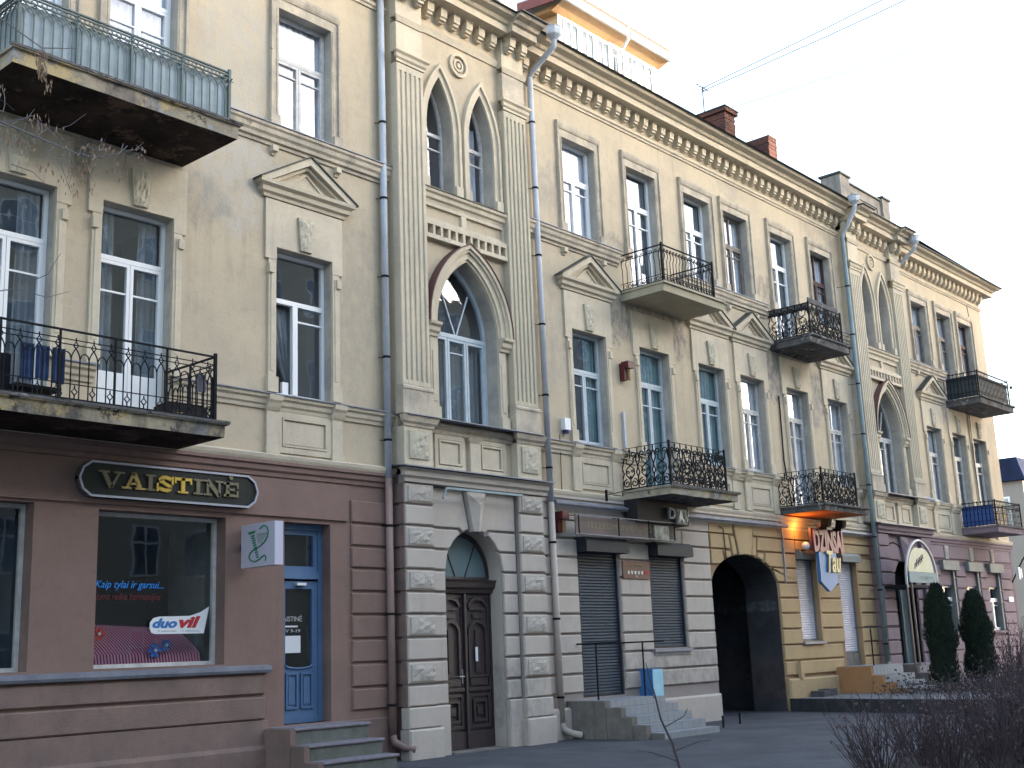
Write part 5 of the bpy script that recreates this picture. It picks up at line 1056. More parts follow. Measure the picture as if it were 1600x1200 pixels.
for i, (a, b) in enumerate(WI):
    pts = [(a[0]+(b[0]-a[0])*k/10, a[1]+(b[1]-a[1])*k/10, a[2]+(b[2]-a[2])*k/10-.5*math.sin(PI*k/10)) for k in range(11)]
    tag(MB().tube(pts, .013, 4).build('overhead_wire', 'iron', None, a), ['uppermost thin wire running from the antenna across the sky', 'second thin wire running from the antenna across the sky', 'lowest thin wire running from beside the brick chimney across the sky'][i], 'wire', 'wires above the roof')

# ================================================================ SIGNS AND SMALL THINGS ON THE FRONT
# pharmacy board
sg = thing('shop_sign', 'long black board with a reflection in its colour, rounded ends and worn gold slab letters above the shop window', 'sign', (9.7, -.1, 3.9))
def oct_(x0, x1, z0, z1, r): return [(x0+r*.9,z0),(x1-r*.9,z0),(x1-r*.25,z0+r*.45),(x1,(z0+z1)/2-.02),(x1,(z0+z1)/2+.02),(x1-r*.25,z1-r*.45),(x1-r*.9,z1),(x0+r*.9,z1),(x0+r*.25,z1-r*.45),(x0,(z0+z1)/2+.02),(x0,(z0+z1)/2-.02),(x0+r*.25,z0+r*.45)]
o = oct_(8.22, 11.14, 3.93, 4.42, .2)
MB().poly(o, -.05, -.15, back=True).build('board', mat('reflection_toned_board', (.010, .013, .012), .5, 0, (.03, .036, .03), .6, 0, 1, .2), sg, (9.7, -.1, 3.9))  # grey-green second tone puts a reflection into the black board's colour
fr = MB(); oi = inset(o, .03)
for i in range(12): fr.poly([oi[i], o[i], o[(i+1) % 12], oi[(i+1) % 12]], -.05, -.175)
fr.build('board_frame', mat('silver_edge', (.34, .35, .42), .4, .5), sg, (9.7, -.1, 3.9))
# slab-serif letters out of strokes
def slab(ch, x, z, w_, h, mb, y0, y1, t=.05):
    def st(a, b, th=t):
        A, Bv = Vector(a), Vector(b); d = (Bv-A).normalized(); n_ = Vector((-d.y, d.x))*th/2
        pts = [A+n_, A-n_, Bv-n_, Bv+n_]; mb.poly([(x+p.x*w_, z+p.y*h) if 0 else (x+p.x, z+p.y) for p in pts], y0, y1)
    s = t*.72
    def ser(cx_, zz, wd=.085): mb.poly([(x+cx_-wd, z+zz), (x+cx_+wd, z+zz), (x+cx_+wd, z+zz+s*.75), (x+cx_-wd, z+zz+s*.75)], y0, y1-.001)
    if ch == 'V': st((.05, h-.02), (w_/2, .0), t*1.25); st((w_-.05, h-.02), (w_/2, .0), t*.8); ser(.05, h-s*.75); ser(w_-.05, h-s*.75)
    if ch == 'A': st((.06, .02), (w_/2, h), t*.8); st((w_-.06, .02), (w_/2, h), t*1.25); st((w_*.3, h*.33), (w_*.7, h*.33), t*.6); ser(.05, 0, .07); ser(w_-.05, 0)
    if ch == 'I': st((w_/2, 0), (w_/2, h), t*1.25); ser(w_/2, 0, .08); ser(w_/2, h-s*.75, .08)
    if ch == 'T': st((w_/2, 0), (w_/2, h), t*1.25); st((0, h-t/2), (w_, h-t/2), t*.8); ser(w_/2, 0); mb.poly([(x,z+h-.09),(x+.03,z+h-.09),(x+.03,z+h),(x,z+h)], y0, y1-.001); mb.poly([(x+w_-.03,z+h-.09),(x+w_,z+h-.09),(x+w_,z+h),(x+w_-.03,z+h)], y0, y1-.001)
    if ch == 'N': st((.06, 0), (.06, h), t*.8); st((w_-.06, 0), (w_-.06, h), t*.8); st((.05, h), (w_-.06, 0), t*1.3); ser(.06, 0, .07); ser(.04, h-s*.75, .06); ser(w_-.06, h-s*.75, .07)
    if ch in 'E\u0116':
        st((.07, 0), (.07, h), t*1.2); st((0, t/2), (w_, t/2), t*.8); st((0, h-t/2), (w_, h-t/2), t*.8); st((.07, h*.5), (w_*.72, h*.5), t*.7)
        mb.poly([(x+w_-.03,z),(x+w_,z),(x+w_,z+.10),(x+w_-.03,z+.09)], y0, y1-.001); mb.poly([(x+w_-.03,z+h-.09),(x+w_,z+h-.09),(x+w_,z+h),(x+w_-.03,z+h)], y0, y1-.001); mb.poly([(x+w_*.68,z+h*.38),(x+w_*.75,z+h*.38),(x+w_*.75,z+h*.62),(x+w_*.68,z+h*.62)], y0, y1-.001)
        if ch == '\u0116': mb.poly([(x+w_/2+.035*math.cos(a*PI/4), z+h+.065+.035*math.sin(a*PI/4)) for a in range(8)], y0, y1)
    if ch == 'S':
        c = w_/2; P1 = [(w_-.04, h*.80), (w_*.75, h-.03), (c, h-.02), (.07, h*.86), (.05, h*.68), (.12, h*.56), (c, h*.5), (w_-.08, h*.40), (w_-.04, h*.25), (w_-.09, h*.10), (c, .02), (w_*.2, .04), (.04, h*.22)]
        for a, b in zip(P1[:-1], P1[1:]): st(a, b, t*1.05)
        mb.poly([(x,z),(x+.03,z),(x+.03,z+.12),(x,z+.12)], y0, y1-.001); mb.poly([(x+w_-.03,z+h-.12),(x+w_,z+h-.12),(x+w_,z+h),(x+w_-.03,z+h)], y0, y1-.001)
gold = mat('old_gold_letter', (.42, .30, .09), .45, .2, (.30, .22, .07), 4); goldw = mat('worn_gold_letter', (.17, .14, .075), .6, 0, (.12, .11, .07), 6); golde = mat('bright_gold_letter', (.56, .38, .07), .4, .2)
xx = 8.53
for ch, w_, m_ in (('V', .33, goldw), ('A', .32, gold), ('I', .17, goldw), ('S', .27, golde), ('T', .29, golde), ('I', .18, goldw), ('N', .32, goldw), ('\u0116', .26, goldw)):
    mb = MB(); slab(ch, xx, 4.07, w_, .225, mb, -.15, -.175); o_ = mb.build('letter', m_, sg, (xx, -.15, 4.07)); xx += w_+.015
# illuminated cross-street box: bowl and snake
bx1 = thing('box_sign', 'square pale lilac light box with a green cup and snake beside the blue door', 'sign', (11.0, -.3, 3.05))
MB().box(10.90, 11.05, -.88, -.08, 3.04, 3.67).build('case', mat('lilac_perspex', (.50, .49, .60), .35, 0, None, 1, 0, 1, .5), bx1, (11, -.3, 3.05))
MB().box(10.95, 11.0, -.08, 0, 3.3, 3.4).build('bracket', 'iron', bx1, (11, -.05, 3.3))
grn = mat('emblem_green', (.02, .22, .12), .5)
em = MB(); Fy = lambda u: -.08-u*.80   # u runs across the face, away from the wall
def onface(pts, d=.006):
    k = len(pts); em.add([(10.90, Fy(u), 3.04+v*.63) for u, v in pts]+[(10.90-d, Fy(u), 3.04+v*.63) for u, v in pts], [tuple(range(k, 2*k))]+[(i, (i+1) % k, k+(i+1) % k, k+i) for i in range(k)])
for i in range(10): v = .20+i*.055; u = .50-i*.016; w_ = .035+.02*(i/9); onface([(u-w_, v), (u+w_, v+.01), (u+w_, v+.045), (u-w_, v+.035)])
onface([(.25,.76),(.41,.78),(.44,.84),(.20,.82)])
em.tube([(10.893, Fy(u), 3.04+v*.63) for u, v in ((.57,.86),(.62,.90),(.70,.93),(.78,.89),(.82,.78),(.80,.66),(.72,.55),(.58,.46),(.40,.40),(.29,.33),(.25,.24),(.30,.16),(.42,.12),(.55,.15),(.64,.21),(.72,.24),(.76,.19),(.74,.11))], .011, 4)
for i in range(6): onface([(.46+.01*i, .74-i*.04), (.78-.03*i, .745-i*.04), (.78-.03*i, .755-i*.04), (.46+.01*i, .75-i*.04)])
em.build('emblem', grn, bx1, (10.9, -.5, 3.3))
# lettering on the shop glass
tag(text('Kaip tylai ir garsui...', 8.72, .205, 2.72, 1.06, .13, mat('cyan_blue_vinyl', (.02, .25, .75), .5), 'window_lettering', None, .003, .35), 'bright blue slanted lettering on the dark shop window', 'lettering')
tag(text('Jums reikia harmonijos', 8.72, .205, 2.56, 1.02, .12, mat('dull_red_vinyl', (.12, .012, .02), .5), 'window_lettering', None, .003, .35), 'dim red slanted lettering below the blue words on the shop window', 'lettering')
st = thing('window_sticker', 'white swoosh shaped sticker with blue and red lettering in the shop window', 'sticker', (10.0, .19, 2.1))
sp = [(9.66,2.12),(10.46,2.12),(10.545,2.50),(10.40,2.42),(10.22,2.37),(10.0,2.365),(9.72,2.36),(9.63,2.34),(9.575,2.28),(9.57,2.20),(9.60,2.14)]
MB().poly(sp, .205, .195).build('backing', 'white', st, (10, .2, 2.1))
letters('duo', 9.61, .192, 2.20, .40, .135, mat('sticker_blue', (.03, .16, .42), .5), 'letter', st, .003, .3, bold=.045); letters('vil', 10.04, .192, 2.20, .36, .165, mat('sticker_red', (.45, .02, .03), .5), 'letter', st, .003, .3, bold=.045)
text('9 mineralai   11 vitamin\u0173', 9.70, .192, 2.14, .68, .035, mat('sticker_grey', (.35, .38, .45), .5), 'small_letters', st, .003)
# striped cloth with flowers
cl = thing('striped_cloth', 'pink and black striped cloth draped over the bottom of the shop window', 'cloth', (9.6, .7, 1.7))
for k in range(40):
    x = 8.65+k*.0485; mb = MB(); P_ = [(0, 1.70, .42), (.01, 1.86, .50), (-.02, 2.0, .62), (-.06, 2.16, .8), (-.09, 2.32-.10*(k/40), .95)]
    for (a, b) in zip(P_[:-1], P_[1:]):
        ox_ = -(k/40)*.0; w_ = .024
        mb.quad((x+a[0]*2.0, a[2], a[1]), (x+a[0]*2.0+w_, a[2]-.01, a[1]), (x+b[0]*2.0+w_, b[2]-.01, b[1]), (x+b[0]*2.0, b[2], b[1]))
    mb.build('stripe', 'pinkstripe' if 'pinkstripe' in MA else MA.setdefault('pinkstripe', mat('rose_stripe', (.50, .17, .22), .9, 0, (.38, .15, .28), 2)), cl, (x, .4, 1.7))
MB().quad((8.63, .46, 1.69), (10.62, .46, 1.69), (10.50, 1.02, 2.24), (8.46, 1.02, 2.33)).build('cloth_ground', mat('navy_cloth', (.015, .012, .035), .9), cl, (9.6, .6, 1.7))
def flower(x, z, c, la, r=.09):
    f = thing('paper_flower', la, 'flower', (x, .42, z))
    for k in range(6):
        a = k*PI/3; q = [(x+.02*math.cos(a+1.5), z+.02*math.sin(a+1.5)), (x+r*.8*math.cos(a-.35), z+r*.8*math.sin(a-.35)), (x+r*math.cos(a), z+r*math.sin(a)), (x+r*.8*math.cos(a+.35), z+r*.8*math.sin(a+.35))]
        MB().poly(q, .43, .40+.004*k, back=True).build('petal', c, f, (x, .42, z))
    MB().poly([(x+.022*math.cos(i*PI/4), z+.022*math.sin(i*PI/4)) for i in range(8)], .41, .385).build('centre', 'whiteold', f, (x, .4, z))
fb, fr_ = mat('blue_paper', (.03, .14, .52), .7), mat('red_paper', (.42, .02, .02), .7)
flower(9.80, 1.90, fb, 'larger blue paper flower lying lower on the striped cloth', .11); flower(9.98, 1.97, fb, 'smaller blue paper flower just right of the larger blue one', .09)
flower(8.92, 2.14, fr_, 'upper red paper flower on the striped cloth', .10); flower(8.74, 1.99, fr_, 'lower red paper flower at the left edge of the shop window', .09)
# alarm boxes
def alarm(x, z, la, s=1):
    a = thing('alarm_box', la, 'alarm', (x, -.05, z)); MB().box(x-.10, x+.02, -.13, -.0, z+.04, z+.42).build('back_case', MA.setdefault('alarmred', mat('dark_red_plastic', (.085, .012, .014), .5)), a, (x, -.1, z)); MB().box(x-.09, x+.11, -.24, -.05, z+.30, z+.45).build('beacon_case', 'alarmred', a, (x, -.1, z)); MB().tube([(x+.05, -.14, z+.05), (x+.05, -.14, z+.27)], .045, 8).build('lamp', mat('amber_lens', (.25, .16, .07), .3), a, (x, -.1, z))
alarm(20.92, 7.28, 'dark red alarm box on the wall between two first floor windows'); alarm(18.42, 3.88, 'dark red alarm box at the left end of the brown banner')
a = thing('siren_box', 'small white siren with dark blue base beside a first floor window', 'siren', (18.78, -.1, 5.95)); MB().box(18.70, 18.88, -.12, 0, 6.0, 6.24).build('case', 'white', a, (18.8, -.1, 6)); MB().tube([(18.79, -.07, 5.93), (18.79, -.07, 6.0)], .07, 10).build('base', mat('navy_plastic', (.02, .02, .12), .4), a, (18.8, -.1, 5.9))
# brown banner with frame, DAV board, plaque
bn = thing('banner_sign', 'faded brown banner board in a thin metal frame above the dark shutters', 'sign', (20.3, -.4, 3.85))
MB().box(18.56, 21.05, -.36, -.34, 3.87, 4.24).build('board', mat('brown_banner', (.17, .125, .115), .7, 0, (.10, .08, .075), 1.2), bn, (20, -.35, 3.9)); MB().box(21.06, 22.0, -.36, -.34, 3.87, 4.24).build('board', mat('dark_banner', (.05, .04, .04), .7), bn, (21.5, -.35, 3.9))
for z in (3.88, 4.25): MB().box(18.45, 21.9, -.46, -.44, z-.008, z+.008).build('frame_rod', 'tin', bn, (20, -.4, z))
for x in (18.55, 19.85, 20.9, 21.85): MB().box(x-.008, x+.008, -.46, -.0, 4.242, 4.256).box(x-.012, x+.012, -.465, -.445, 3.88, 4.25).build('frame_bracket', 'iron', bn, (x, -.2, 4.2))
text('TELEKOMUNIKACIJOS', 18.9, -.362, 3.98, 2.35, .16, mat('dull_ochre_letter', (.20, .17, .09), .7), 'letters', bn, .003)
MB().box(21.2, 21.72, -.40, -.365, 3.87, 4.18).build('torn_poster', mat('torn_paper', (.55, .54, .47), .9, 0, (.12, .12, .08), 5), bn, (21.5, -.38, 4))
dv = thing('letter_board', 'black board with pale block letters DAV under the scroll balcony', 'sign', (21.8, -.4, 4.2))
MB().box(20.55, 22.45, -.44, -.10, 4.22, 4.70).build('board', mat('black_board', (.012, .011, .014), .7), dv, (21.5, -.3, 4.2)); 
text('D', 21.60, -.50, 4.33, .24, .24, 'tin', 'letter', dv, .05, 0, bold=.02); MB().box(21.95, 22.34, -.48, -.44, 4.24, 4.56).build('letter_plate', mat('plate_cream', (.42, .42, .38), .7), dv, (22.1, -.46, 4.3)); text('A', 21.93, -.52, 4.27, .22, .25, 'white', 'letter', dv, .03, 0, bold=.03); text('V', 22.16, -.52, 4.27, .20, .25, 'whiteold', 'letter', dv, .03, 0, bold=.03)
pq = thing('wall_plaque', 'small brown plaque with five pale figures between the dark shutters', 'sign', (20.85, -.06, 3.07))
MB().box(20.42, 21.38, -.08, -.05, 3.08, 3.44).build('board', mat('brown_plaque', (.12, .05, .035), .6), pq, (20.9, -.07, 3.1)); text('MAISTO', 20.60, -.082, 3.30, .6, .08, goldw, 'letters', pq, .004)
for k in range(5): MB().poly([(20.58+k*.12,3.17),(20.63+k*.12,3.17),(20.645+k*.12,3.24),(20.565+k*.12,3.24)], -.08, -.086).build('figure', 'whiteold', pq, (20.6+k*.12, -.08, 3.2))
MB().poly([(21.18,3.18),(21.32,3.18),(21.32,3.25),(21.18,3.25)], -.08, -.086).build('figure', fr_, pq, (21.2, -.08, 3.2)); text('A1', 20.85, -.082, 3.11, .08, .04, 'whiteold', 'letters', pq, .004)
# jeans shop sign
js = thing('jeans_sign', 'dark red letter sign with blue pennant hanging over the white shutters', 'sign', (28.8, -.5, 3.0))
MB().box(28.02, 29.68, -.44, -.38, 3.90, 4.46).build('board', mat('dark_plum_board', (.06, .02, .035), .6), js, (28.8, -.4, 4)); letters('D\u017dINSAI', 28.06, -.46, 3.86, 1.60, .72, mat('plum_red_letter', (.26, .075, .09), .5), 'letter', js, .05, bold=.05)
MB().poly([(28.28,3.12),(28.72,2.88),(29.22,3.12),(29.22,3.88),(28.28,3.88)], -.38, -.47, back=True).build('pennant', mat('pennant_blue', (.045, .17, .40), .5), js, (28.7, -.4, 3)); letters('Tau', 28.62, -.50, 3.36, .74, .55, mat('cream_yellow_letter', (.62, .50, .25), .5), 'letter', js, .04, .3, bold=.02)
for x, la in ((28.45, 'left black floodlight above the dark red letters'), (29.25, 'right black floodlight above the dark red letters')):
    f = thing('floodlight', la, 'floodlight', (x, -.6, 4.5)); MB().add([(x-.09,-.75,4.50),(x+.09,-.75,4.50),(x+.12,-.55,4.48),(x-.12,-.55,4.48),(x-.11,-.78,4.68),(x+.11,-.78,4.68),(x+.09,-.58,4.72),(x-.09,-.58,4.72)], [(0,1,2,3),(4,5,6,7),(0,1,5,4),(1,2,6,5),(2,3,7,6),(3,0,4,7)]).build('housing', 'iron', f, (x, -.6, 4.6)); MB().box(x-.012, x+.012, -.66, -.44, 4.42, 4.50).build('bracket', 'iron', f, (x, -.5, 4.4))
# the orange glow beside the sign comes from its real lamp
ll = bpy.data.lights.new('sign_lamp', 'POINT'); ll.energy = 2.0; ll.color = (1, .36, .06); ll.shadow_soft_size = .08
lo = bpy.data.objects.new('sign_lamp', ll); COL.objects.link(lo); lo.location = (27.85, -.30, 4.45)
gl_ = thing('globe_lamp', 'small white globe lamp beside the dark red sign', 'lamp', (27.95, -.3, 3.95)); 
gb = bmesh.new(); bmesh.ops.create_uvsphere(gb, u_segments=16, v_segments=10, radius=.10); me = bpy.data.meshes.new('globe'); gb.to_mesh(me); gb.free(); me.materials.append(MA['white']); [setattr(p, 'use_smooth', True) for p in me.polygons]; link('globe', me, gl_, (27.95, -.3, 4.02)); MB().box(27.93, 27.97, -.3, 0, 3.90, 3.93).build('arm', 'iron', gl_, (27.95, -.15, 3.9))
# arched canopy
cn = thing('arched_canopy', 'arched canopy with cream panel and teal band over the mauve doorway', 'canopy', (33.3, -.9, 3.1))
cc = 33.33; A_ = [(cc-1.05, 3.0)]+pointed(cc, 3.2, 4.33, 1.05, 10)+[(cc+1.05, 3.0)]
MB().tube([(x, -.95, z) for x, z in A_], .035, 8).build('hoop', mat('pale_hoop', (.42, .42, .46), .4), cn, (cc, -.95, 3.2)); MB().tube([(x, -.20, z) for x, z in A_], .03, 6).build('hoop', 'iron', cn, (cc, -.2, 3.2))
pn = pointed(cc+.02, 3.44, 4.1, .84, 10); MB().poly(list(reversed(pn)), -.92, -.95).build('panel', mat('cream_green_panel', (.50, .50, .30), .6, 0, (.58, .56, .42), 1.5), cn, (cc, -.93, 3.5))
mb = MB()
for k in range(5): mb.tube([(cc-.42+k*.13, -.955, 3.52+.05*k), (cc-.36+k*.12, -.955, 3.68+.04*k), (cc-.28+k*.12, -.955, 3.62+.05*k), (cc-.24+k*.1, -.955, 3.78+.04*k)], .014, 4)
mb.build('figure', mat('dark_brush_mark', (.07, .05, .07), .7), cn, (cc, -.95, 3.6))
MB().box(cc-.86, cc+1.0, -.97, -.93, 3.14, 3.43).build('band', mat('teal_band', (.10, .19, .23), .6), cn, (cc, -.95, 3.2)); text('DANILDA', cc-.20, -.975, 3.22, 1.05, .13, mat('pale_teal_letter', (.24, .32, .32), .6), 'letters', cn, .004)
for x in (cc-1.05, cc-.75, cc+1.05): MB().tube([(x, -.95, .9), (x, -.95, 3.15)], .028, 6).build('post', mat('tan_post', (.17, .13, .12), .6), cn, (x, -.95, 1))
MB().box(cc-1.1, cc+1.1, -.96, -.2, 3.0, 3.08).build('canopy_base', 'iron', cn, (cc, -.6, 3))
np_ = tag(MB().box(42.45, 42.85, -.07, -.045, 2.72, 2.88).build('number_plate', 'white', None, (42.6, -.06, 2.8)), 'small white plate on the last blocks of the mauve wall', 'plate')
wl = thing('wall_lamp', 'curved street lamp arm with bright head at the far corner', 'lamp', (42.9, -.1, 4.3)); MB().tube([(43.0, 0, 3.3), (42.95, -.5, 4.1), (42.6, -1.0, 4.55), (42.2, -1.3, 4.62)], .025, 6).build('arm', 'iron', wl, (42.9, -.5, 4)); MB().box(42.0, 42.25, -1.45, -1.25, 4.55, 4.72).build('head', 'white', wl, (42.1, -1.35, 4.6)); MB().box(42.45, 42.6, -.5, -.4, 3.45, 3.85).box(42.62, 42.7, -.52, -.42, 3.5, 3.8).build('meter', 'white', wl, (42.5, -.45, 3.6))

# ---- things on the balconies
cm_ = mat('blue_denim', (.05, .085, .19), .9, 0, (.03, .05, .12), 6)
for k, (x, la) in enumerate(((6.95, 'left blue garment drying on the lower balcony rail'), (7.15, 'middle blue garment drying on the lower balcony rail'), (7.36, 'right blue garment drying on the lower balcony rail'))):
    mb = MB(); n = 8
    for i in range(n):
        a, b = x-.085+.17*i/n, x-.085+.17*(i+1)/n; ya, yb = -1.10+.02*math.sin(i*2.1), -1.10+.02*math.sin((i+1)*2.1)
        mb.quad((a, ya, 5.16+.03*(k % 2)), (b, yb, 5.16+.03*(k % 2)), (b, yb, 5.62), (a, ya, 5.62))
    tag(mb.build('garment', cm_, None, (x, -1.1, 5.3)), la, 'clothes', 'clothes on the lower balcony')
ch = thing('folding_chair', 'dark folding chair standing on the lower balcony behind the rail', 'chair', (7.2, -.8, 4.93)); MB().box(6.85, 7.45, -1.05, -.65, 5.08, 5.12).build('seat', 'iron', ch, (7.1, -.8, 5.1))
for x in (6.9, 7.4):
    for y in (-1.0, -.7): MB().tube([(x, y, 4.93), (x+.08, y, 5.08)], .012, 4).build('leg', 'iron', ch, (x, y, 4.93))
MB().box(6.6, 6.85, -.9, -.5, 4.95, 5.5).build('backrest', 'iron', ch, (6.7, -.7, 5.2))
tr_ = thing('planter_trough', 'dark wooden planter trough at the right end of the lower balcony', 'planter', (9.2, -.9, 4.93)); MB().box(8.95, 9.55, -1.12, -.75, 4.94, 5.12).build('trough', mat('blackened_wood', (.035, .028, .028), .9, 0, (.02, .016, .016), 6, .5), tr_, (9.2, -.9, 4.95)); MB().box(8.98, 9.52, -1.1, -.77, 5.12, 5.15).build('soil', 'dark', tr_, (9.2, -.9, 5.1))
tag(MB().tube([(9.0, -1.16, 4.96), (9.12, -1.16, 4.97)], .035, 7).build('clay_pot', mat('ochre_clay', (.28, .18, .06), .8), None, (9.05, -1.16, 4.96)), 'small ochre pot lying beside the planter trough', 'pot')
tag(MB().box(9.36, 9.50, -1.16, -1.13, 5.33, 5.58).build('hanging_tray', mat('grey_plastic', (.09, .09, .11), .7), None, (9.4, -1.15, 5.4)), 'small grey tray hanging inside the right end of the balcony rail', 'tray')

# ================================================================ BEYOND AND ACROSS THE STREET
def house(x0, x1, y0, y1, h, m_, label, face, roofm='roof', nf=3, rp=3, step=2.6):
    t = thing('town_house', label, 'building', ((x0+x1)/2, (y0+y1)/2, GZ))
    MB().box(x0, x1, y0, y1, 0, h).build('wall', m_, t, (x0, y0, 0))
    if rp:
        ym = (y0+y1)/2
        MB().add([(x0-.4,y0-.4,h),(x1+.4,y0-.4,h),(x1+.4,y1+.4,h),(x0-.4,y1+.4,h),(x0-.4,ym,h+rp),(x1+.4,ym,h+rp)], [(0,1,5,4),(2,3,4,5),(0,4,3),(1,2,5),(0,3,2,1)]).build('roof', roofm, t, (x0, y0, h))
    n = int((x1-x0)/step); wm = None
    for f in range(nf):
        for i in range(n):
            x = x0+(i+.5)*(x1-x0)/n; z = 1.2+f*(h/nf); yy = y1 if face > 0 else y0; s = face
            if wm is None:
                mb = MB(); frame_rect(mb, -.6, .6, 0, 1.9, -.03, .03, .07); mb.box(-.03, .03, -.03, .03, .07, 1.83); mb.box(-.53, .53, -.03, .03, 1.2, 1.26)
                wm = bpy.data.meshes.new('window'); wm.from_pydata(mb.v, [], mb.f); wm.materials.append(MA['white'])
                pm = bpy.data.meshes.new('pane'); pm.from_pydata([(-.53, 0, .07), (.53, 0, .07), (.53, 0, 1.83), (-.53, 0, 1.83)], [], [(0, 1, 2, 3)]); pm.materials.append(MA['dg'])
            w_ = link('window', wm, t, (x, yy+s*.03, z)); link('pane', pm, w_, (x, yy+s*.035, z))
    return t
mo = mat('opposite_plaster', (.42, .38, .30), .9, 0, (.37, .33, .26), 1.2, .2, 30); mo2 = mat('opposite_grey_plaster', (.36, .36, .36), .9, 0, (.32, .32, .32), 1.2, .2, 30)
house(-34, 9.8, -38, -25, 19.1, mo2, 'long grey rendered house across the street behind the viewer', 1, nf=5, rp=0)
house(10, 46, -38, -25, 19.1, mo, 'tall beige rendered house across the street behind the viewer', 1, nf=5, rp=0)
house(46.2, 67.5, -38, -25, 20.4, mo2, 'tall grey corner house across the street behind the viewer', 1, nf=5, rp=0)
ck = thing('shadow_stack', 'unseen block added on the grey corner house to shade the first brick chimney', 'chimney', (51.4, -26, 20.4)); MB().box(50.4, 53.0, -27.4, -25.2, 20.3, 24.0).build('stack', mo2, ck, (61, -40, 24))  # unseen block added so that its shadow falls on the first brick chimney
fh = thing('corner_house', 'house with dark blue grey roof beyond the far corner, its street side in sun', 'building', (74, 12, GZ))
MB().box(66, 84, 6.75, 24, 0, 9.7).build('wall', mat('ochre_far_plaster', (.25, .225, .20), .9), fh, (66, 7, 0))
MB().add([(65.7,6.5,9.6),(84.3,6.5,9.6),(84.3,24.3,9.6),(65.7,24.3,9.6),(66.2,7.0,10.9),(83.8,7.0,10.9),(83.8,23.8,10.9),(66.2,23.8,10.9)], [(0,1,5,4),(1,2,6,5),(2,3,7,6),(3,0,4,7),(4,5,6,7),(0,3,2,1)]).build('roof', mat('blue_slate', (.018, .026, .06), .9, 0, (.012, .016, .035), 1, spec=.1), fh, (66, 9, 9.6))
for k in range(3):
    MB().box(65.94, 66.02, 7.5+k*2.2, 8.4+k*2.2, 7.0, 8.8).build('window', 'white', fh, (66, 7.5+k*2.2, 7)); MB().box(65.92, 65.95, 7.6+k*2.2, 8.3+k*2.2, 7.1, 8.7).build('pane', 'dg', fh, (66, 7.6+k*2.2, 7))

# ================================================================ PLANTS
def thuja(x, y, h, r, la, seed):
    rnd = random.Random(seed); t = thing('thuja', la, 'shrub', (x, y, .33))
    MB().tube([(x, y, .3), (x, y, h*.8)], .05, 6).build('trunk', 'trunkm' if 'trunkm' in MA else MA.setdefault('trunkm', mat('bark', (.06, .045, .04), .9)), t, (x, y, .33))
    mb = MB()
    for i in range(9000):
        f = rnd.random()**.85; z = .55+(h-.45)*f; prof = math.sin(min(1, (1-f)*1.25+.05)*PI/2)**.6*(.72+.28*min(1, f*3+.1)); lump = 1+.10*math.sin(z*7+seed)+.12*math.sin(3*math.atan2(.3, 1)+z*3)
        a = rnd.uniform(0, 2*PI); rr_ = r*prof*(1+.10*math.sin(a*3+z*4))*lump*rnd.choice((rnd.uniform(.55, .85), rnd.uniform(.8, 1.04)))
        px, py = x+rr_*math.cos(a), y+rr_*math.sin(a); s = rnd.uniform(.035, .085); ta = a+rnd.uniform(-.9, .9)
        d = Vector((math.cos(ta)*.4, math.sin(ta)*.4, rnd.uniform(.7, 1.1))).normalized()*s*1.5; q = Vector((-math.sin(ta), math.cos(ta), rnd.uniform(-.4, .4))).normalized()*s*.45
        c = Vector((px, py, z)); mb.add([c-q, c+d*.5-q*.3+d*0, c+d, c+q], [(0, 1, 2, 3)])
    mb.build('foliage', mat('thuja_green', (.018, .038, .022), .9, 0, (.008, .016, .012), 6), t, (x, y, .33))
thuja(29.55, -2.85, 2.78, .38, 'left dark green thuja column, the taller of the two by the mauve wall', 3); thuja(31.5, -3.0, 2.62, .42, 'right dark green thuja column, nearer to the street corner', 8)
twig = mat('bare_twig', (.048, .034, .04), .9); twigl = mat('dry_seed_head', (.08, .05, .05), .9)
def branchy(mb, p, d, L, r, lev, rnd, seeds=None, bend=.25, up_=.0, kids=(3, 5)):
    pts = [p]; n = 5; q = Vector(p); dd = Vector(d).normalized()
    for i in range(n):
        dd = (dd+Vector((rnd.uniform(-bend, bend), rnd.uniform(-bend, bend), rnd.uniform(-bend, bend)+up_))).normalized(); q = q+dd*L/n; pts.append(tuple(q))
    mb.tube(pts, r, 4 if lev else 3, False, r*.45)
    if lev > 0:
        for k in range(rnd.randint(*kids)):
            i = rnd.randint(1, n); a = Vector(pts[i]); nd = (Vector(pts[i])-Vector(pts[i-1])).normalized()+Vector((rnd.uniform(-.8, .8), rnd.uniform(-.8, .8), rnd.uniform(-.3, .8)))
            branchy(mb, tuple(a), nd, L*rnd.uniform(.4, .65), r*.55, lev-1, rnd, seeds, bend, up_, kids)
    elif seeds is not None: seeds.append(pts[-1])
    return mb
def bush(x, y, h, n, la, seed, spread=.55, z0=GZ, lev=1):
    rnd = random.Random(seed); t = thing('bare_shrub', la, 'shrub', (x, y, z0)); mb = MB(); sd = []
    for k in range(n):
        a = rnd.uniform(0, 2*PI); s = rnd.uniform(.05, spread); branchy(mb, (x+.25*math.cos(a)*rnd.random(), y+.25*math.sin(a)*rnd.random(), z0), (s*math.cos(a), s*math.sin(a), 1), h*rnd.uniform(.7, 1.05), rnd.uniform(.006, .012), lev, rnd, sd, .13, .03, (3, 5))
    stuff(mb.build('stems', twig, t, (x, y, z0))); mb = MB()
    for p in sd[::3]:
        c = Vector(p)
        for k in range(3): u = Vector((rnd.uniform(-1, 1), rnd.uniform(-1, 1), rnd.uniform(-1, 1))).normalized()*.022; v = u.orthogonal().normalized()*.018; mb.add([c-u, c+v, c+u, c-v], [(0, 1, 2, 3)]); c = c+u*.6
    stuff(mb.build('seed_heads', twigl, t, (x, y, z0)))
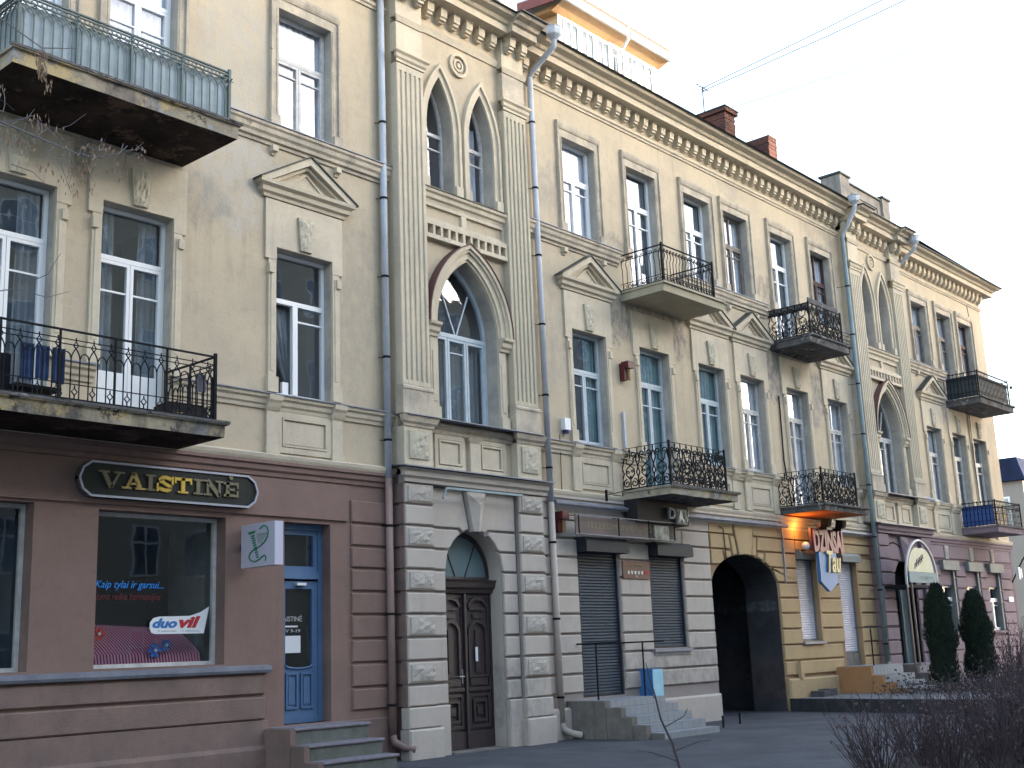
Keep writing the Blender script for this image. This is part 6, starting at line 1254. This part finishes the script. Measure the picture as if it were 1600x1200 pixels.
BS = [(15.6, -8.2, 1.05), (16.9, -8.6, 1.1), (18.3, -8.9, 1.15), (16.6, -7.6, .95), (18.4, -7.9, 1.1), (20.2, -8.4, 1.2), (22.0, -7.6, 1.25), (24.2, -7.2, 1.3), (15.2, -9.3, 1.0), (17.0, -9.8, 1.2), (19.3, -9.4, 1.3), (21.6, -9.2, 1.4), (24.0, -8.4, 1.4), (26.5, -6.9, 1.35), (27.5, -5.7, 1.3), (13.9, -8.4, .8), (26.2, -8.6, 1.5), (29.5, -6.2, 1.4), (14.7, -8.9, .75), (16.1, -9.3, .95), (17.7, -9.2, 1.1), (20.4, -9.7, 1.3), (22.9, -8.5, 1.4), (20.8, -7.3, 1.05), (25.2, -7.8, 1.45), (18.6, -10.3, 1.3), (28.4, -7.0, 1.5)]
FL = ['at the near left edge of the hedge', 'second from the near left', 'behind the second near shrub', 'toward the tiled steps side', 'in the middle of the hedge', 'just right of the hedge middle', 'below the left thuja', 'below the right thuja', 'at the bottom edge of the picture', 'at the bottom beside the near shrubs', 'at the bottom right', 'right of the bottom right shrub', 'toward the right edge', 'near the kerb of the raised pavement', 'on the kerb side under the thujas', 'lowest and nearest to the viewer', 'at the right edge of the picture', 'farthest along the kerb', 'low and sparse near the left end', 'low and sparse just right of the left end', 'between two taller shrubs near the bottom edge', 'tall one rising left of the right edge', 'dense one in front of the right thuja', 'small one on the street side of the hedge middle', 'tall and dense before the kerb', 'in the very corner at the bottom right', 'tallest at the right edge']
for i, (x, y, h) in enumerate(BS): o = bush(x, y, h*(.72 if i in (0, 1, 3, 4) else .88), 30 if i < 8 else 40, 'leafless dark purple shrub '+FL[i], 20+i, 1.0)
hb_ = bpy.data.meshes.new('bed'); 
struct(MB().add([(13.2,-9.9,GZ+.01),(14.6,-7.9,GZ+.012),(19,-6.9,GZ+.012),(25.6,-6.0,GZ+.012),(30,-5.5,GZ+.012),(34,-6.5,GZ+.012),(30,-10.5,GZ+.01),(18,-11.5,GZ+.01)], [tuple(range(8))]).build('flower_bed', mat('dark_soil', (.025, .02, .02), 1, 0, (.04, .032, .03), 5, .8, 20)))
# dry leaf clumps under the thujas
mb = MB(); rnd = random.Random(4)
for i in range(2600):
    x = rnd.uniform(28.2, 36); y = rnd.uniform(-4.6, -1.6); z = .34+abs(rnd.gauss(0, .28))*(.5+.5*math.sin(x*2)); s = .05; u = Vector((rnd.uniform(-1, 1), rnd.uniform(-1, 1), rnd.uniform(-.6, 1))).normalized()*s; v = u.orthogonal().normalized()*s*.6; c = Vector((x, y, z)); mb.add([c-u, c+v, c+u, c-v], [(0, 1, 2, 3)])
stuff(mb.build('ground_cover', mat('dry_leafy_cover', (.05, .038, .045), .9, 0, (.03, .035, .03), 5), None, (32, -3, .33)))
for i, (x, y, h) in enumerate(((33.2, -3.2, 1.2), (35.5, -3.4, 1.35), (38.5, -3.2, 1.5))): bush(x, y, h, 36, ['low leafless shrub right behind the right thuja', 'leafless shrub on the raised pavement before the mauve windows', 'leafless shrub near the far corner of the mauve wall'][i], 70+i, .7, .33)
# foreground sapling
t = thing('sapling', 'thin leafless sapling in the foreground before the tiled steps', 'tree', (7.5, -10.05, GZ)); rnd = random.Random(2)
mb = MB(); mb.tube([(7.55, -10.05, GZ), (7.46, -9.96, .75), (7.43, -9.91, .99), (7.38, -9.86, 1.16), (7.37, -9.83, 1.33), (7.35, -9.81, 1.43), (7.34, -9.79, 1.55)], .011, 6, False, .003)
mb.build('trunk', twig, t, (7.5, -10, GZ)); mb = MB(); mb.tube([(7.43, -9.91, .93), (7.55, -10.05, .99), (7.62, -10.12, 1.0)], .004, 4, False, .002); mb.tube([(7.40, -9.88, 1.10), (7.5, -9.98, 1.17), (7.52, -10.0, 1.22)], .004, 4, False, .002); mb.tube([(7.45, -9.95, .86), (7.33, -9.8, .93), (7.26, -9.72, .95)], .004, 4, False, .002); mb.tube([(7.37, -9.83, 1.3), (7.33, -9.79, 1.38)], .003, 4, False, .002)
mb.build('twig', twig, t, (7.5, -10, 1))
# ash tree left of the view, its twigs reach into the picture
t = thing('ash_tree', 'bare tree whose pale twigs with dry seeds hang in at the upper left', 'tree', (1.2, -5.4, GZ)); rnd = random.Random(11)
bark = mat('grey_bark', (.10, .09, .085), .95, 0, (.06, .055, .05), 6, .6); pale = mat('pale_twig', (.17, .15, .15), .9); seed = mat('dry_seed', (.22, .12, .09), .9, 0, (.30, .22, .14), 8)
MB().tube([(1.2, -5.4, 0), (1.25, -5.4, 2.5), (1.15, -5.45, 5), (1.4, -5.6, 8), (1.3, -5.5, 11)], .2, 10, True, .06).build('trunk', bark, t, (1.2, -5.4, 0))
mb = MB(); sd = []
P1 = [(1.2,-5.4,5.6),(2.8,-5.9,6.1),(4.0,-6.38,5.83),(4.28,-6.52,5.72),(4.51,-6.64,5.63),(4.64,-6.7,5.62),(4.78,-6.79,5.66),(4.84,-6.82,5.74)]
mb.tube(P1, .012, 5, False, .004); mb.tube([(4.02,-6.38,5.82),(4.2,-6.5,5.9),(4.32,-6.56,5.78),(4.45,-6.63,5.86),(4.55,-6.68,5.97)], .005, 4, False, .002)
for a, b in (((4.28,-6.52,5.72),(4.5,-6.6,5.3)), ((4.1,-6.4,5.5),(4.32,-6.55,5.34))): mb.tube([a, ((a[0]+b[0])/2+.03, (a[1]+b[1])/2, (a[2]+b[2])/2+.03), b], .004, 4, False, .002)
mb.tube([(1.2,-5.4,4.0),(2.8,-5.95,4.2),(3.9,-6.33,4.42),(4.15,-6.46,4.49),(4.35,-6.57,4.62),(4.43,-6.6,4.80)], .008, 4, False, .003); mb.tube([(4.15,-6.46,4.49),(4.36,-6.56,4.44),(4.5,-6.63,4.5)], .004, 4, False, .002)
mb.tube([(1.2,-5.4,7.6),(2.8,-5.95,7.3),(3.9,-6.33,6.75),(4.25,-6.5,6.5),(4.5,-6.6,6.55)], .010, 4, False, .003)
for k in range(46):
    f = rnd.random(); i = min(6, int(2+f*5)); a = Vector(P1[i]); branchy(mb, tuple(a+Vector((rnd.uniform(-.25, .1), rnd.uniform(-.1, .1), rnd.uniform(-.05, .1)))), (rnd.uniform(-.5, .5), rnd.uniform(-.3, .3), rnd.uniform(-.6, .5)), rnd.uniform(.12, .3), .004, 1 if k % 3 == 0 else 0, rnd, sd, .4, 0, (1, 2))
for k in range(10): branchy(mb, (1.25, -5.4, 4+k*.7), (rnd.uniform(-1, .2), rnd.uniform(-1, 1), .5), 2.5, .04, 2, rnd, None, .2, .05, (3, 4))
mb.build('branches', pale, t, (2, -5.8, 5))
mb = MB()
def keys(c, n, s=.016, l=.05):
    for k in range(n):
        p = Vector(c)+Vector((rnd.gauss(0, s), rnd.gauss(0, s), rnd.uniform(-.09, 0))); u = Vector((rnd.uniform(-.3, .3), rnd.uniform(-.3, .3), -1)).normalized()*l; v = Vector((rnd.uniform(-1, 1), rnd.uniform(-1, 1), 0)).normalized()*.007; mb.add([p, p+u*.5+v, p+u, p+u*.5-v], [(0, 1, 2, 3)])
for p in sd: keys(p, 5, .02, .045)
for c, n in (((4.50,-6.62,5.56),16), ((4.57,-6.66,5.54),20), ((4.82,-6.8,5.55),8), ((4.05,-6.42,5.75),14), ((4.15,-6.45,5.72),10), ((4.36,-6.57,5.86),10), ((4.0,-6.38,5.65),12), ((4.24,-6.5,6.42),46), ((4.30,-6.52,6.25),14), ((4.25,-6.5,6.50),40), ((4.26,-6.5,6.36),40)): keys(c, n, .02, .05)
stuff(mb.build('dry_seeds', seed, t, (4.4, -6.6, 5.6)))
tag(MB().box(43.0, 43.03, -.9, -.8, 10.05, 10.15).build('bird', 'iron', None, (42, -.9, 10.1)), 'tiny dark bird perched by the far upper balcony rail', 'bird')
